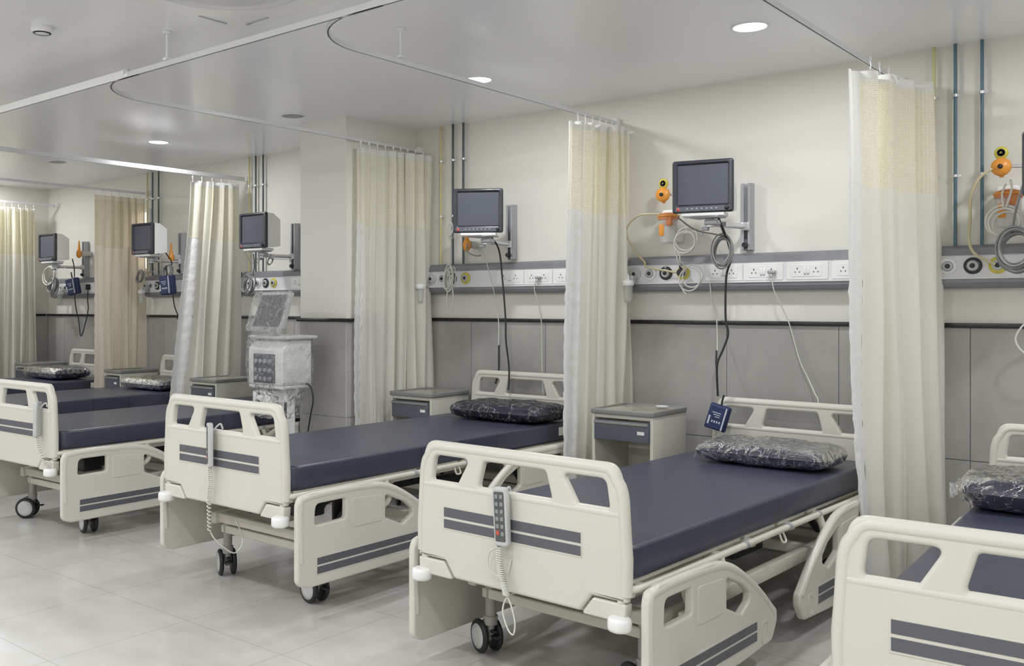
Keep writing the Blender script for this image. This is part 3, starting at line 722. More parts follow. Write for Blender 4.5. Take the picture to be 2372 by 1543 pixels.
# ------------------------------------------------------------ bedside cabinets
def cabinet(x0, y0, w_, dp, top, label):
    t = thing('bedside_cabinet', (x0+w_/2, y0+dp/2, 0), label, 'bedside cabinet', 'bedside cabinets')
    a, b_ = w_/2, dp/2; h = top-.03
    mb = MB()
    for s in (-1, 1): mb.box((s*(a-.010), 0, (h+.06)/2+.0), (.020, dp, h-.06), 0, .003)
    mb.box((0, b_-.008, (h+.06)/2), (w_-.02, .014, h-.07)).box((0, 0, .075), (w_-.02, dp-.01, .02)).box((0, 0, h-.011), (w_-.02, dp-.01, .022)).box((0, .01, .36), (w_-.02, dp-.03, .016))
    build('body', mb, [m_cab], t)
    build('worktop', MB().plate(rect(-a-.008, -b_-.012, a+.008, b_+.006, .02), [rect(-a+.01, -b_+.006, a-.01, b_-.012, .015)], .03, .006, XY(h+.015)).mat(1).box((0, 0, h+.012), (w_-.015, dp-.015, .018)), [m_cabin, m_cabtop], t)
    dr = build('drawer', MB().box((0, -b_-.004, h-.092), (w_-.045, .02, .115), 0, .003), m_drawer, t)
    build('pull', MB().box((0, -b_-.019, h-.048), (w_-.05, .012, .014), 0, .003), m_cabin, dr)
    build('label_plate', MB().box((a-.07, -b_-.015, h-.095), (.045, .003, .020), 0, .001), m_white, dr)
    d2 = build('door', MB().box((0, -b_-.002, .215), (w_-.045, .016, .26), 0, .003), m_drawer, t)
    build('handle', MB().box((0, -b_-.016, .335), (.1, .014, .012), 0, .003), m_cabin, d2)
    for sx in (-1, 1):
        for sy in (-1, 1): part('caster', 'cabc', lambda: MB().cyl((0, 0, .04), (0, 0, .064), .008).lathe([(.008, -.009), (.019, -.009), (.021, 0), (.019, .009), (.008, .009)], (0, 0, .021), (1, 0, 0), 14), m_rubber, t, (sx*(a-.04), sy*(b_-.04), 0))
    return t
cabinet(-3.01, 5.0, .40, .42, .842, 'bedside cabinet left of the front middle bed, cream sides and slate drawer')
cabinet(-4.765, 5.12, .39, .42, .835, 'bedside cabinet left of the raised bed, half behind the mattress')
cabinet(-6.965, 4.95, .36, .41, .833, 'bedside cabinet between the fourth curtain and the ventilator')
cabinet(-8.60, 5.10, .285, .42, .826, 'bedside cabinet below the beige curtain')
cabinet(-10.40, 5.08, .35, .42, .826, 'bedside cabinet in the far left corner, only its dark top showing')
tag(build('saucer', MB().lathe([(.02, 0), (.035, .004), (.04, .008), (.036, .009), (.02, .005), (.001, .004)], (-2.70, 5.29, .843)), m_white), 'small white dish on the bedside cabinet left of the front middle bed', 'dish')

# ------------------------------------------------------------ bed head panels
PY = 5.57
def outlet_mb(k):
    ring = {0: m_lgrey, 1: m_white, 2: m_black, 3: m_yellow}[k]
    def b():
        mb = MB().mat(0).lathe([(.043, 0), (.043, .006), (.040, .009), (.026, .010)], (0, 0, 0), (0, -1, 0), 26)
        mb.mat(1).lathe([(.027, .008), (.027, .016), (.022, .020), (.013, .018)], (0, 0, 0), (0, -1, 0), 22)
        mb.mat(2).lathe([(.0135, .012), (.012, .021), (.001, .021)], (0, 0, 0), (0, -1, 0), 16)
        return mb
    return b, [ring, m_lgrey if k != 1 else m_alud, m_black]
def socket_mb():
    mb = MB().mat(0).plate(rect(-.118, -.050, .118, .050, .006), [], .010, .003, XZ(-.002)).plate(rect(-.085, -.034, .085, .034, .004), [], .004, .001, XZ(-.008))
    mb.mat(1)
    for s in (-1, 1):
        for dx, dz, h in ((0, .012, .010), (-.012, -.008, .007), (.012, -.008, .007)): mb.box((s*.052+dx, -.0105, dz), (.005, .002, h))
        mb.box((s*.008, -.0105, -.022), (.012, .002, .003))
    mb.mat(0)
    for s in (-1, 1): mb.box((s*.010, -.011, .002), (.016, .005, .034), 0, .001)
    return mb
def head_panel(x0, x1, outlets, sockets, label):
    t = thing('bed_head_panel', ((x0+x1)/2, 0, 0), label, 'service panel', 'bed head service panels'); c = (x0+x1)/2
    L_ = (x1-x0)
    mb = MB().mat(0).box((0, 5.608, 1.652), (L_, .076, .124))
    build('front_panel', mb, m_pan, t)
    prof = [(5.645, 1.765), (5.60, 1.765), (5.572, 1.748), (5.564, 1.712), (5.645, 1.712)]
    def ext(pr_, k):
        n = len(pr_); vs = [(-L_/2, y, z) for y, z in pr_]+[(L_/2, y, z) for y, z in pr_]
        m_ = MB().add(vs, [(i, (i+1) % n, n+(i+1) % n, n+i) for i in range(n)], False).add(vs[:n], [tuple(range(n))], False).add(vs[n:], [tuple(range(n))[::-1]], False)
        return m_
    build('upper_trunking', ext(prof, 0), m_trunk, t)
    build('lower_trunking', ext([(5.645, 1.592), (5.562, 1.592), (5.562, 1.572), (5.572, 1.552), (5.60, 1.542), (5.645, 1.542)], 0), m_trunk, t)
    build('ledge', MB().box((0, 5.563, 1.593), (L_, .020, .006), 0, .001), m_white, t)
    for x, k in outlets:
        fn, ms = outlet_mb(k); part('gas_outlet', 'go%d' % k, fn, ms, t, (x-c, PY, 1.657))
    for x in sockets: part('socket_plate', 'sock', socket_mb, [m_white, m_black], t, (x-c, PY-.001, 1.653))
    return t
head_panel(-1.42, .9, [(-1.32, 0), (-1.221, 1), (-1.106, 2), (-.994, 3)], [-.5, -.25], 'service panel behind the nearest bed, at the right edge')
head_panel(-3.14, -1.46, [(-3.035, 0), (-2.927, 1), (-2.817, 2), (-2.70, 3)], [-2.437, -2.197, -1.943, -1.69], 'service panel with four gas outlets and sockets above the front middle bed')
head_panel(-4.84, -3.22, [(-4.757, 0), (-4.646, 1), (-4.553, 2), (-4.426, 3)], [-4.02, -3.78, -3.54, -3.30], 'service panel above the raised bed, right of the column curtain')
head_panel(-7.04, -5.48, [(-6.93, 0), (-6.82, 1), (-6.71, 2), (-6.60, 3)], [-6.25, -5.98, -5.72], 'service panel behind the ventilator, ending at the wall column')
head_panel(-8.62, -7.14, [(-8.60, 0), (-8.50, 1), (-8.40, 2), (-8.29, 3)], [-7.85, -7.6, -7.35], 'service panel between the beige curtain and the fourth curtain')
head_panel(-10.55, -8.90, [(-10.3, 0), (-10.2, 1), (-10.1, 2), (-10.0, 3)], [-9.70, -9.45, -9.2], 'farthest left service panel, beside the leftmost curtain')

# ------------------------------------------------------------ gas pipes
def pipe(x, mat, zb, label, r=.0085):
    t = thing('gas_pipe', (x, 5.612, zb), label, 'pipe', 'medical gas pipes on the wall')
    build('tube', MB().cyl((0, 0, 0), (0, 0, CEIL-zb-.001), r, 14), mat, t)
    for z in (2.13, 2.55):
        part('pipe_clip', 'clip', lambda: MB().cyl((0, 0, -.007), (0, 0, .007), .0125, 12).box((0, .018, 0), (.012, .03, .008)).box((.012, .006, 0), (.03, .006, .010)), m_alu, t, (0, 0, z-zb))
for bay, xs in (('nearest bed', (-1.298, -1.196, -1.073)), ('raised bed', (-4.701, -4.582, -4.482)), ('ventilator bay', (-6.995, -6.902, -6.798)), ('bay beside the beige curtain', (-8.645, -8.552, -8.444))):
    far = bay != 'nearest bed'
    pipe(xs[0], m_pyel, 1.766, 'yellow gas pipe, left of three, on the wall of the %s' % bay)
    pipe(xs[1], m_pbk if far else m_pblue, 1.766, 'dark gas pipe, middle of three, on the wall of the %s' % bay)
    pipe(xs[2], m_pbk if far else m_pblue, 1.766, 'dark gas pipe, right of three, on the wall of the %s' % bay)

# ------------------------------------------------------------ patient monitors
def monitor(x, y, zc, rz, label):
    t = thing('patient_monitor', (x, y, zc), label, 'patient monitor', 'patient monitors on the wall', radians(rz))
    hw, hh = .170, .155
    prof = rnd([(-hw, -hh+.01), (hw, -hh+.01), (hw, hh), (-hw, hh)], .018)
    build('front_bezel', MB().plate(prof, [rect(-hw+.03, -hh+.055, hw-.03, hh-.024, .006)], .034, .010, XZ(-.01), 3), m_black, t)
    build('screen', MB().box((0, -.006, .0155), (2*hw-.05, .02, 2*hh-.085)), m_screen, t)
    # white rear housing tapering to the back
    s0 = [(-hw+.004, -hh+.014), (hw-.004, -hh+.014), (hw-.004, hh-.004), (-hw+.004, hh-.004)]
    s1 = [(-hw+.010, -hh+.03), (hw-.010, -hh+.03), (hw-.010, hh-.055), (-hw+.010, hh-.055)]
    s_m = [(-hw+.006, -hh+.018), (hw-.006, -hh+.018), (hw-.006, hh-.006), (-hw+.006, hh-.006)]
    vs = [(a, .004, b_) for a, b_ in s0]+[(a, .065, b_) for a, b_ in s_m]+[(a, .15, b_) for a, b_ in s1]
    build('rear_housing', MB().add(vs, [(0, 1, 5, 4), (1, 2, 6, 5), (2, 3, 7, 6), (3, 0, 4, 7), (4, 5, 9, 8), (5, 6, 10, 9), (6, 7, 11, 10), (7, 4, 8, 11), (8, 9, 10, 11), (0, 3, 2, 1)], False), m_white, t)
    build('control_strip', MB().plate(rect(-hw+.02, -hh+.018, hw-.02, -hh+.046, .006), [], .003, .001, XZ(-.0275)), m_drawer, t)
    for k in range(7):
        part('button', 'monb', lambda: MB().lathe([(.007, 0), (.006, .002), (.001, .0025)], (0, 0, 0), (0, -1, 0), 12), m_key, t, (-.085+k*.027, -.029, -hh+.031))
    build('power_button', MB().lathe([(.010, 0), (.009, .002), (.001, .003)], (-.135, -.029, -hh+.031), (0, -1, 0), 14), m_red, t)
    build('alarm_knob', MB().lathe([(.013, 0), (.012, .012), (.001, .014)], (.135, -.028, -hh+.033), (0, -1, 0), 16), m_dark, t)
    build('white_base', MB().box((0, .045, -hh+.002), (.24, .13, .022), 0, .004), m_white, t)
    return t
def wall_mount(x, z0, z1, mx, my, mz, label):
    t = thing('monitor_wall_mount', (x, WALL, z0), label, 'wall mount', 'monitor wall mounts')
    h = z1-z0
    build('channel', MB().box((0, -.012, h/2), (.06, .024, h), 0, .002).box((-.027, -.034, h/2), (.008, .044, h-.004)).box((.027, -.034, h/2), (.008, .044, h-.004)).box((-.020, -.056, h/2), (.016, .006, h-.004)).box((.020, -.056, h/2), (.016, .006, h-.004)), m_alud, t)
    dx, dy, dz = mx-x, my-WALL, mz-z0
    build('arm', MB().box((0, -.05, dz-.045), (.05, .06, .05), 0, .004).tube([(0, -.06, dz-.045), (dx*.5, -.16, dz-.045), (dx, dy+.09, dz-.045)], .016, 8).cyl((dx, dy+.09, dz-.065), (dx, dy+.09, dz-.02), .026).box((dx*.5, (dy-.06)/2-.02, dz-.045), (abs(dx)*.6, .03, .028), math.atan2(dy, dx)*.0), m_alu, t)
    build('tilt_plate', MB().box((dx, dy+.06, dz-.012), (.17, .12, .010), 0, .003).box((dx+.02, dy+.08, dz-.04), (.08, .06, .03), 0, .006).box((dx-.02, dy+.075, dz-.075), (.035, .035, .02), 0, .004), m_alud, t)
    build('lock_knob', MB().cyl((0, -.05, .03), (0, -.085, .03), .015).box((0, -.03, .03), (.05, .03, .03), 0, .004), m_dark, t)
MON = [(-2.385, 5.17, 2.125, 14, -2.31, 1.784, 2.185, 'wall monitor above the front middle bed, dark screen with lit looking keys'),
       (-4.00, 5.17, 2.092, 33, -4.045, 1.784, 2.175, 'wall monitor above the raised bed, turned to face the aisle'),
       (-6.415, 5.20, 2.083, 2, -6.37, 1.77, 2.175, 'wall monitor left of the column, above the wrapped ventilator'),
       (-8.07, 5.20, 2.090, 2, -8.045, 1.77, 2.175, 'wall monitor between the beige curtain and the fourth curtain'),
       (-9.90, 5.20, 2.080, 2, -9.87, 1.77, 2.17, 'farthest left wall monitor, paler screen, by the leftmost curtain')]
MN = []
for x, y, z, rz, cx_, z0, z1, lb in MON:
    MN.append(monitor(x, y, z, rz, lb))
    wall_mount(cx_, max(z0, 1.77), z1, x, y, z-.155, 'aluminium channel and arm holding the '+lb.split(',')[0])
monitor(-.655, 5.18, 2.10, 5, 'wall monitor cut by the right edge of the picture'); wall_mount(-.55, 1.784, 2.18, -.655, 5.18, 1.945, 'channel and arm holding the monitor cut by the right edge')

# ------------------------------------------------------------ regulators and hoses
def regulator(x, label, big=True):
    t = thing('suction_regulator', (x, 5.50, 1.9), label, 'suction unit', 'orange suction units')
    if big:
        build('yellow_gauge', MB().mat(0).lathe([(.030, 0), (.032, .008), (.028, .016), (.001, .017)], (0, 0, .312), (0, -1, 0), 24).mat(1).lathe([(.019, .0168), (.017, .018), (.015, .0168)], (0, 0, .312), (0, -1, 0), 24).box((.003, -.018, .314), (.004, .003, .016), 0).box((-.004, -.018, .308), (.010, .003, .004)), [m_yellow, m_dark], t)
        build('dial_body', MB().mat(0).lathe([(.040, 0), (.046, .012), (.042, .03), (.001, .034)], (0, 0, .242), (0, -1, 0), 28).cyl((0, .0, .19), (0, 0, .30), .010).mat(1).lathe([(.012, .03), (.011, .045), (.001, .047)], (0, 0, .242), (0, -1, 0), 16), [m_orange, m_dark], t)
        build('stem', MB().cyl((.04, 0, .242), (.10, 0, .238), .009).cyl((.095, 0, .238), (.11, 0, .238), .016), m_alu, t)
    build('canister_lid', MB().lathe([(.062, .085), (.064, .10), (.055, .118), (.030, .128), (.001, .13)], (.03, 0, 0), n=26).box((.045, -.03, .075), (.06, .05, .06), 0, .008), m_orange2, t)
    build('lid_rim', MB().lathe([(.050, .10), (.068, .102), (.068, .112), (.05, .114)], (.03, 0, 0), n=26), m_orange, t)
    build('canister', MB().lathe([(.045, -.06), (.052, -.05), (.056, .06), (.058, .09)], (.03, 0, 0), n=26), m_jar, t)
    build('canister_scale', MB().box((.01, -.055, .02), (.035, .003, .07), 0, .001), m_orange, t)
    build('wall_plate', MB().box((.02, .085, .05), (.09, .12, .20), 0, .005), m_white, t)
    return t
regulator(-2.795, 'orange suction unit with yellow gauge left of the front middle bed monitor')
regulator(-.966, 'orange suction unit with yellow gauge at the right edge')
def small_reg(x, z, label):
    t = thing('flow_meter', (x, 5.50, z), label, 'flow meter', 'small orange flow meters')
    build('body', MB().lathe([(.012, -.05), (.028, -.03), (.030, .01), (.016, .04), (.008, .12), (.006, .14)], (0, 0, 0)), m_orange, t)
    build('wall_plate', MB().box((0, .085, 0), (.06, .12, .05), 0, .004), m_lgrey, t)
small_reg(-4.36, 1.90, 'small orange flow meter under the monitor above the raised bed')
small_reg(-8.06, 1.93, 'small orange flow meter right of the monitor left of the fourth curtain')
small_reg(-9.80, 2.03, 'small orange flow meter beside the farthest left monitor')
def jar(x, label):
    t = thing('suction_jar', (x, 5.49, 1.60), label, 'suction jar', 'white suction jars at the panel ends')
    build('lid', MB().lathe([(.034, -.02), (.038, -.012), (.038, .008), (.03, .014), (.012, .018), (.001, .06)], (0, 0, 0)), m_white, t)
    build('bowl', MB().lathe([(.001, -.13), (.022, -.125), (.026, -.10), (.030, -.02)], (0, 0, 0)), m_jar, t)
    build('mount', MB().box((0, .042, .02), (.05, .05, .05), 0, .004), m_lgrey, t)
for x, lb in ((-4.80, 'white topped suction jar at the left end of the panel above the raised bed'), (-3.04, 'white topped suction jar partly behind the curtain left of the front middle bed'), (-8.56, 'suction jar beside the beige curtain'), (-10.2, 'suction jar below the farthest left monitor')):
    jar(x, lb)
def cord(pts, r, mat, label, name='power_cord', cat='cord', group=None, n=7):
    return tag(build(name, MB().tube(pts, r, n), mat), label, cat, group)
def lead(label, pc, pd, pm, pts, r, mat):
    t = thing('plugged_lead', pc, label, 'power lead', 'plugged leads at the service panels')
    build('plug', MB().box((0, 0, 0), pd, 0, .005).cyl((0, 0, 0), (0, -.012, -.03), .007), pm, t)
    build('lead', MB().tube([(a-pc[0], b_-pc[1], c-pc[2]) for a, b_, c in pts], r, 6), mat, t)
    return t
def hang_hook(x, y, z, label):
    t = thing('cable_hook', (x, WALL-.02, z), label, 'hook', 'small cable hooks on the wall')
    build('plate', MB().box((0, .012, 0), (.022, .012, .03), 0, .002), m_white, t)
    build('arm', MB().tube([(0, .01, 0), (0, (y-WALL+.02)*.5, .0), (0, y-WALL+.02, 0), (0, y-WALL+.012, .02)], .003, 6), m_white, t)
def adopt(o, parent):
    m = Matrix.LocRotScale(parent.location, parent.rotation_euler, parent.scale)
    o.parent = parent; o.matrix_parent_inverse = m.inverted()
    for k in ('label', 'category', 'group'):
        if k in o: del o[k]
    return o
def loops(c, R, k, r, mat, label, name='cable_coil', flat=.35, seed=0, tail=None, ez=1.2):
    rg = random.Random(seed); mb = MB(); ang = radians(40)*.5
    for i in range(k):
        a0 = rg.uniform(0, 6); rr = R*rg.uniform(.8, 1.05); ox, oz, oy = rg.uniform(-.01, .01), rg.uniform(-.02, .02), -i*r*2.0
        pts = [(c[0]+ox+rr*cos(a0+2*pi*j/16), c[1]+oy+flat*.03*sin(2*pi*j/16+a0), c[2]+oz+ez*rr*sin(a0+2*pi*j/16)) for j in range(17)]
        mb.tube(pts, r, 6, sub=3)
    for tpts in (tail or []): mb.tube(tpts, r, 6)
    return tag(build(name, mb, mat), label, 'cable', 'coiled cables at the bed heads')
# bay above the front middle bed
adopt(cord([(-2.33, 5.25, 1.955), (-2.325, 5.36, 1.83), (-2.33, 5.42, 1.726), (-2.362, 5.43, 1.62), (-2.366, 5.43, 1.38), (-2.35, 5.43, 1.29), (-2.375, 5.42, 1.20), (-2.405, 5.40, 1.10), (-2.40, 5.40, .92)], .0065, m_cordb, 'black cord hanging from the monitor above the front middle bed down to the blue cuff'), MN[0])
cord([(-2.52, 5.555, 1.60), (-2.515, 5.57, 1.50), (-2.497, 5.60, 1.37), (-2.47, 5.55, 1.17)], .004, m_cordw, 'thin white lead hanging left of the black cord above the front middle bed', 'sensor_lead', 'cable')
cord([(-2.475, 5.55, 1.18), (-2.455, 5.50, 1.12), (-2.415, 5.42, 1.05), (-2.407, 5.41, .97)], .006, m_cordb, 'short black lead end joining the hanging black cord', 'probe_lead', 'cable')
loops((-2.345, 5.36, 1.765), .062, 6, .0048, m_cordg, 'grey cable coil hanging under the monitor above the front middle bed', seed=3, ez=1.5,
      tail=[[(-2.34, 5.36, 1.85), (-2.345, 5.30, 1.93)], [(-2.56, 5.2, 1.97), (-2.50, 5.3, 1.90), (-2.40, 5.35, 1.87), (-2.35, 5.36, 1.86)]])
loops((-2.622, 5.44, 1.845), .078, 3, .0045, m_cordw, 'white tubing ring hanging under the suction unit of the front middle bed', seed=4, ez=1.0, tail=[[(-2.66, 5.44, 1.78), (-2.66, 5.45, 1.72), (-2.64, 5.5, 1.68)], [(-2.69, 5.44, 1.80), (-2.68, 5.46, 1.72), (-2.655, 5.5, 1.67)]])
loops((-2.612, 5.50, 1.615), .066, 2, .0045, m_cordw, 'white tubing loop over the yellow gas outlet above the front middle bed', seed=5, ez=1.05, tail=[[(-2.67, 5.5, 1.62), (-2.675, 5.5, 1.56), (-2.64, 5.49, 1.52)]])
cord([(-2.80, 5.46, 2.02), (-2.95, 5.46, 2.02), (-3.06, 5.5, 1.93), (-3.02, 5.55, 1.80), (-2.95, 5.54, 1.73), (-2.93, 5.53, 1.70), (-2.78, 5.53, 1.668), (-2.71, 5.53, 1.66)], .0065, m_ptan, 'cream suction hose looping to the gas outlets above the front middle bed', 'suction_hose', 'hose')
tag(build('hose_adapter', MB().cyl((-2.70, 5.565, 1.657), (-2.70, 5.52, 1.657), .022).cyl((-2.70, 5.535, 1.657), (-2.70, 5.53, 1.715), .010), m_dark), 'dark hose adapter plugged into the yellow gas outlet', 'adapter')
# right edge bay
loops((-.935, 5.40, 1.858), .072, 3, .0055, m_cordw, 'white tubing ring near the right edge, below the orange suction unit', seed=8, ez=1.02, tail=[[(-.94, 5.40, 1.93), (-.95, 5.42, 2.0), (-.94, 5.45, 2.05)], [(-.93, 5.40, 1.93), (-.91, 5.42, 2.02), (-.92, 5.45, 2.07)]])
loops((-.88, 5.37, 1.72), .075, 7, .006, m_cordg, 'thick grey cable coil at the right edge', seed=9, ez=1.35, tail=[[(-.9, 5.37, 1.8), (-.87, 5.30, 1.92), (-.84, 5.28, 2.02)]])
cord([(-1.0, 5.47, 2.135), (-1.06, 5.47, 2.09), (-1.10, 5.49, 2.0), (-1.105, 5.5, 1.90), (-1.11, 5.5, 1.78), (-1.08, 5.5, 1.71), (-1.0, 5.53, 1.66)], .0075, m_ptan, 'cream suction hose at the right edge', 'suction_hose', 'hose')
cord([(-.80, 5.5, 1.40), (-.87, 5.5, 1.36), (-.907, 5.5, 1.285), (-.87, 5.5, 1.22), (-.80, 5.5, 1.20)], .005, m_cordw, 'white tube loop below the panel at the right edge', 'tube_loop', 'hose')
# raised bed bay
adopt(cord([(-3.98, 5.24, 1.955), (-3.985, 5.38, 1.85), (-3.98, 5.42, 1.63), (-3.954, 5.42, 1.36), (-3.951, 5.42, 1.21), (-3.925, 5.42, 1.03), (-3.914, 5.40, .87)], .0062, m_cordb, 'black cord hanging from the monitor above the raised bed'), MN[1])
cord([(-4.165, 5.40, 1.86), (-4.177, 5.48, 1.79), (-4.146, 5.54, 1.56), (-4.119, 5.56, 1.35), (-4.095, 5.53, 1.17)], .0035, m_cordw, 'thin white lead left of the black cord above the raised bed', 'sensor_lead', 'cable')
cord([(-4.10, 5.54, 1.175), (-4.085, 5.52, 1.10), (-4.073, 5.50, .99), (-4.085, 5.48, .90)], .007, m_cordb, 'short black probe hanging behind the raised bed headboard', 'probe_lead', 'cable')
cord([(-4.33, 5.47, 1.90), (-4.29, 5.42, 1.84), (-4.22, 5.42, 1.81), (-4.17, 5.42, 1.81)], .005, m_cordg, 'grey lead curving below the monitor above the raised bed', 'monitor_lead', 'cable')
loops((-4.475, 5.46, 1.66), .036, 6, .005, m_cordw, 'narrow bundle of white leads hanging by the gas outlets above the raised bed', seed=11, ez=2.4, tail=[[(-4.49, 5.44, 1.60), (-4.50, 5.44, 1.50), (-4.495, 5.44, 1.44)], [(-4.45, 5.44, 1.60), (-4.44, 5.44, 1.50), (-4.455, 5.44, 1.40)], [(-4.47, 5.44, 1.74), (-4.47, 5.45, 1.86), (-4.465, 5.45, 2.0)]])
loops((-4.465, 5.45, 2.0), .028, 3, .0045, m_jar, 'clear tubing loop hanging left of the monitor above the raised bed', seed=12, ez=1.8)
hang_hook(-4.465, 5.46, 2.045, 'small white hook holding the clear loop left of the raised bed monitor')
# ventilator bay
loops((-6.69, 5.38, 1.635), .065, 5, .006, m_cordg, 'grey cable coil hanging on the panel behind the ventilator', seed=13, ez=1.35, tail=[[(-6.66, 5.38, 1.72), (-6.60, 5.35, 1.80), (-6.55, 5.30, 1.90)]])
loops((-6.47, 5.42, 1.83), .035, 2, .004, m_cordg, 'small dark lead loop under the monitor left of the column', seed=14, ez=1.0, tail=[[(-6.55, 5.35, 1.83), (-6.62, 5.33, 1.83), (-6.66, 5.30, 1.92)]])
hang_hook(-6.47, 5.43, 1.862, 'small white hook holding the dark lead loop by the column')
# far bays
adopt(cord([(-8.02, 5.36, 2.02), (-7.99, 5.42, 1.93), (-7.975, 5.45, 1.85), (-7.976, 5.47, 1.50), (-7.945, 5.50, 1.36)], .006, m_cordb, 'black cord hanging from the monitor left of the fourth curtain'), MN[3])
loops((-8.46, 5.42, 1.75), .055, 3, .006, m_cordg, 'grey cable ring beside the beige curtain', seed=16, ez=1.1); loops((-8.02, 5.44, 1.80), .07, 3, .006, m_cordg, 'dark lead coil above the blue cuff left of the fourth curtain', seed=17, ez=.9)
loops((-10.14, 5.40, 1.68), .085, 5, .007, m_cordg, 'grey cable coil at the farthest left panel', seed=18, ez=1.15); loops((-10.18, 5.36, 1.80), .12, 2, .007, m_cordw, 'wide pale tubing loop at the farthest left panel', seed=19, ez=.8)
lead('grey plug and thin pale lead drooping over the front middle headboard', (-2.135, 5.540, 1.648), (.045, .03, .018), m_alud, [(-2.135, 5.545, 1.645), (-2.13, 5.53, 1.60), (-2.114, 5.54, 1.52), (-2.06, 5.60, 1.36), (-2.0, 5.60, 1.15), (-1.95, 5.60, 1.04), (-1.89, 5.55, .95), (-1.865, 5.515, .93), (-1.85, 5.50, .85), (-1.82, 5.50, .66)], .0035, m_cordw)
lead('grey plug and thin white lead drooping behind the raised bed', (-3.765, 5.540, 1.648), (.04, .03, .016), m_alud, [(-3.78, 5.54, 1.63), (-3.80, 5.55, 1.56), (-3.772, 5.59, 1.36), (-3.758, 5.58, 1.0), (-3.72, 5.54, .82)], .0035, m_cordw)
lead('black plug and tangled black lead on the panel left of the fourth curtain', (-7.81, 5.545, 1.66), (.05, .035, .06), m_cordb, [(-7.81, 5.545, 1.655), (-7.81, 5.53, 1.53), (-7.78, 5.53, 1.44), (-7.85, 5.53, 1.34), (-7.86, 5.52, 1.22), (-7.93, 5.52, 1.12), (-7.98, 5.52, 1.16), (-7.93, 5.52, 1.25), (-7.99, 5.52, 1.34)], .006, m_cordb)
lead('black plug and lead making a V below the farthest left panel', (-9.69, 5.545, 1.66), (.05, .035, .06), m_cordb, [(-9.80, 5.42, 1.97), (-9.793, 5.44, 1.85), (-9.793, 5.45, 1.50), (-9.81, 5.50, 1.30), (-9.757, 5.50, 1.12), (-9.66, 5.50, 1.28), (-9.66, 5.53, 1.42), (-9.69, 5.54, 1.52), (-9.69, 5.545, 1.65)], .006, m_cordb)
hang_hook(-8.46, 5.42, 1.80, 'small white hook holding the grey ring beside the beige curtain')
hang_hook(-2.62, 5.45, 1.905, 'small white hook holding the tubing ring left of the front middle bed monitor')
# blue blood pressure cuffs
def cuff(x, y, z, ty, label, s=1.):
    t = thing('blood_pressure_cuff', (x, y, z), label, 'blood pressure cuff', 'folded blue blood pressure cuffs'); t.rotation_euler = (0, radians(ty), radians(18)); t.scale = (s, s, s)
    build('folded_cuff', MB().plate(rnd([(-.062, -.075), (.062, -.075), (.060, .075), (-.060, .075)], .012), [], .055, .016, XZ(0), 3).plate(rnd([(-.058, -.07), (.050, -.07), (.052, .07), (-.055, .07)], .012), [], .02, .006, XZ(-.032), 3), m_blue, t)
    mb = MB().box((.036, -.0435, 0), (.008, .003, .135)).box((-.045, -.0435, -.02), (.010, .003, .05))
    for k in range(3): mb.box((-.012+.004*k, -.0435, .028-.012*k), (.05-.012*k, .003, .004))
    for k in range(4): mb.box((-.025+.014*k, -.0435, -.025), (.008, .003, .012))
    build('printed_marks', mb, m_bluel, t)
    build('hose', MB().tube([(.0, 0, .07), (-.005, 0, .10), (-.004, 0, .135)], .006, 6), m_cordb, t)
cuff(-2.385, 5.37, .800, 16, 'folded blue cuff hanging on a black cord at the front middle headboard')
cuff(-8.02, 5.44, 1.655, -6, 'folded blue cuff hanging on the far panel left of the fourth curtain', 1.25)
cuff(-9.80, 5.44, 1.665, -12, 'folded blue cuff hanging on the farthest left panel', 1.2)

# ------------------------------------------------------------ wrapped ventilator
t = thing('ventilator', (-5.30, 4.53, 0), 'white medical ventilator on a stand wrapped in plastic, in front of the column', 'ventilator')
hx = .185
body = [(-.13, .895), (.13, .895), (.13, 1.16), (.10, 1.225), (-.06, 1.225), (-.13, 1.16)]
mb = MB().plate(rnd([(-.14, .895), (.14, .895), (.14, 1.215), (-.05, 1.22), (-.14, 1.15)], [.012, .012, .012, .03, .03]), [], 2*hx, .014, (lambda u, v, d: (d, u, v)), 3)
build('main_unit', mb, m_white, t)
build('top_tray', MB().plate(rect(-hx-.02, -.12, hx+.035, .17, .02), [], .026, .010, XY(1.228), 3), m_lgrey, t)
build('connector_block', MB().box((0, -.142, 1.01), (.225, .02, .205), 0, .005), m_drawer, t)
mb = MB()
for k in range(4):
    for j in range(3): mb.lathe([(.018, 0), (.018, .012), (.010, .016)], (-.075+.05*k, -.152, .94+.06*j), (0, -1, 0), 14)
build('gas_port', mb, m_alud, t)
st_ = (0, -.06)
mb = MB()
prof2 = rect(-.165, 0, .165, .262, .014)
sc = build('screen_unit', MB().plate(rnd([(-.19, 1.285), (.15, 1.285), (.19, 1.545), (-.13, 1.545)], .012), [], .04, .008, (lambda u, v, d: (u, -.10-d+(v-1.285)*.22, v)), 3), m_lgrey, t)
build('display', MB().plate(rnd([(-.165, 1.305), (.125, 1.305), (.160, 1.53), (-.11, 1.53)], .006), [], .004, .001, (lambda u, v, d: (u, -.122-d+(v-1.285)*.22, v)), 2), m_screen, sc)
build('screen_neck', MB().tube([(0, -.02, 1.24), (0, -.03, 1.30), (0, -.06, 1.36)], .02, 8).lathe([(.03, 0), (.03, .03), (.02, .04)], (.02, -.05, 1.262), (0, -1, 0), 14), m_lgrey, t)
build('stand_column', MB().box((.04, .02, .50), (.11, .09, .80), 0, .01).box((.10, -.02, .62), (.02, .02, .25), 0, .003), m_white, t)
build('stand_shelf', MB().box((0, 0, .882), (.36, .27, .022), 0, .005).box((-.06, -.03, .80), (.22, .18, .10), 0, .02), m_white, t)
build('black_strip', MB().box((.10, -.035, .66), (.018, .012, .22)), m_black, t)
mb = MB()
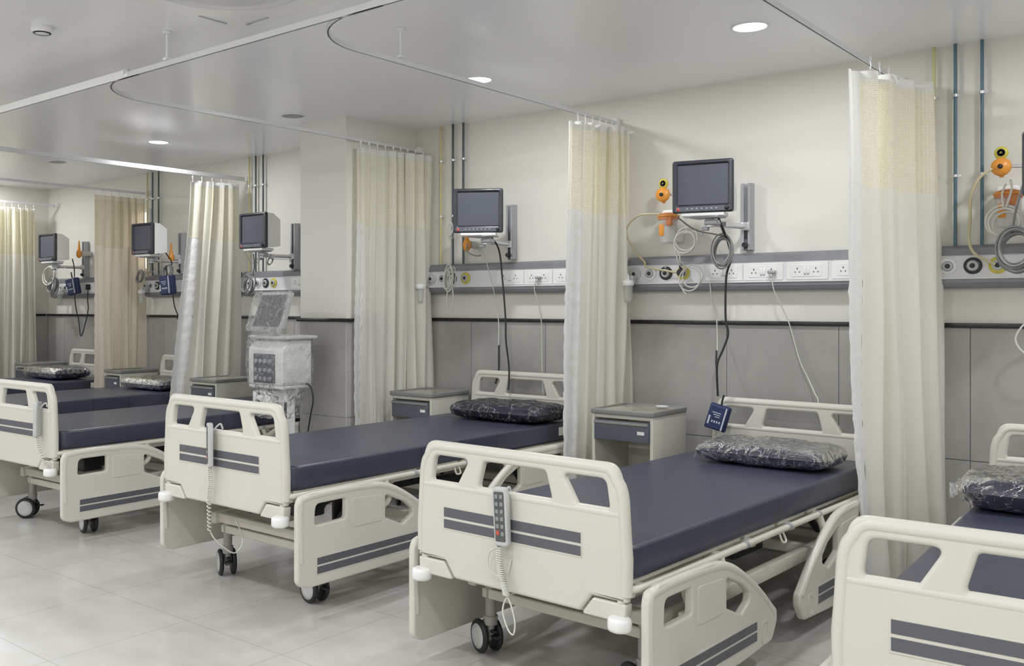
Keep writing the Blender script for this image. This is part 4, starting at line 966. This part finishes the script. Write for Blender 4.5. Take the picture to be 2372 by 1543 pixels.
for a in (.6, 2.2, 3.8, 5.4): mb.tube([(.04, .02, .12), (.04+.26*cos(a), .02+.26*sin(a), .10)], .022, 8, False)
build('base', mb, m_lgrey, t)
for a in (.6, 2.2, 3.8, 5.4):
    part('caster', 'vcast', lambda: MB().cyl((0, 0, .06), (0, 0, .095), .012).lathe([(.012, -.014), (.034, -.014), (.037, 0), (.034, .014), (.012, .014)], (0, 0, .037), (1, 0, 0), 18), m_rubber, t, (.04+.26*cos(a), .02+.26*sin(a), 0))
# crinkled film around the unit and the screen
def film(fn, nu, nv, seed, amp):
    rg = random.Random(seed); vs = []
    for j in range(nv+1):
        for i in range(nu+1):
            p = fn(i/nu, j/nv); vs.append((p[0]+rg.uniform(-amp, amp), p[1]+rg.uniform(-amp, amp), p[2]+rg.uniform(-amp, amp)*.6))
    n = nu+1; return MB().add(vs, [(j*n+i, j*n+i+1, (j+1)*n+i+1, (j+1)*n+i) for j in range(nv) for i in range(nu)], False)
def boxwrap(cx_, cy_, a, b_, z0, z1, bulge=.02):
    def f(u, v):
        ang = u*2*pi; c_, s_ = cos(ang), sin(ang); k = (abs(c_)**6+abs(s_)**6)**(-1/6)
        bb = 1+bulge*sin(v*pi)*4; return (cx_+a*c_*k*bb, cy_+b_*s_*k*bb, z0+(z1-z0)*v)
    return f
build('plastic_wrap', film(boxwrap(0, 0, .20, .165, .87, 1.245), 44, 14, 5, .004), m_wrapv, t)
build('screen_film', film((lambda u, v: (-.205+.40*u+.04*(v-.5), -.135+(v)*.06, 1.272+.285*v)), 16, 12, 6, .005), m_wraps, t)
build('lower_film', film(boxwrap(.0, 0, .17, .14, .66, .90, -.03), 36, 12, 7, .010), m_wrapv, t)
adopt(cord([(-5.12, 4.62, .90), (-5.07, 4.62, .87), (-5.05, 4.62, .78), (-5.08, 4.62, .66), (-5.12, 4.63, .50), (-5.14, 4.65, .30), (-5.20, 4.70, .012), (-5.3, 4.8, .008)], .006, m_cordb, 'black power cord hanging behind the wrapped ventilator'), t)
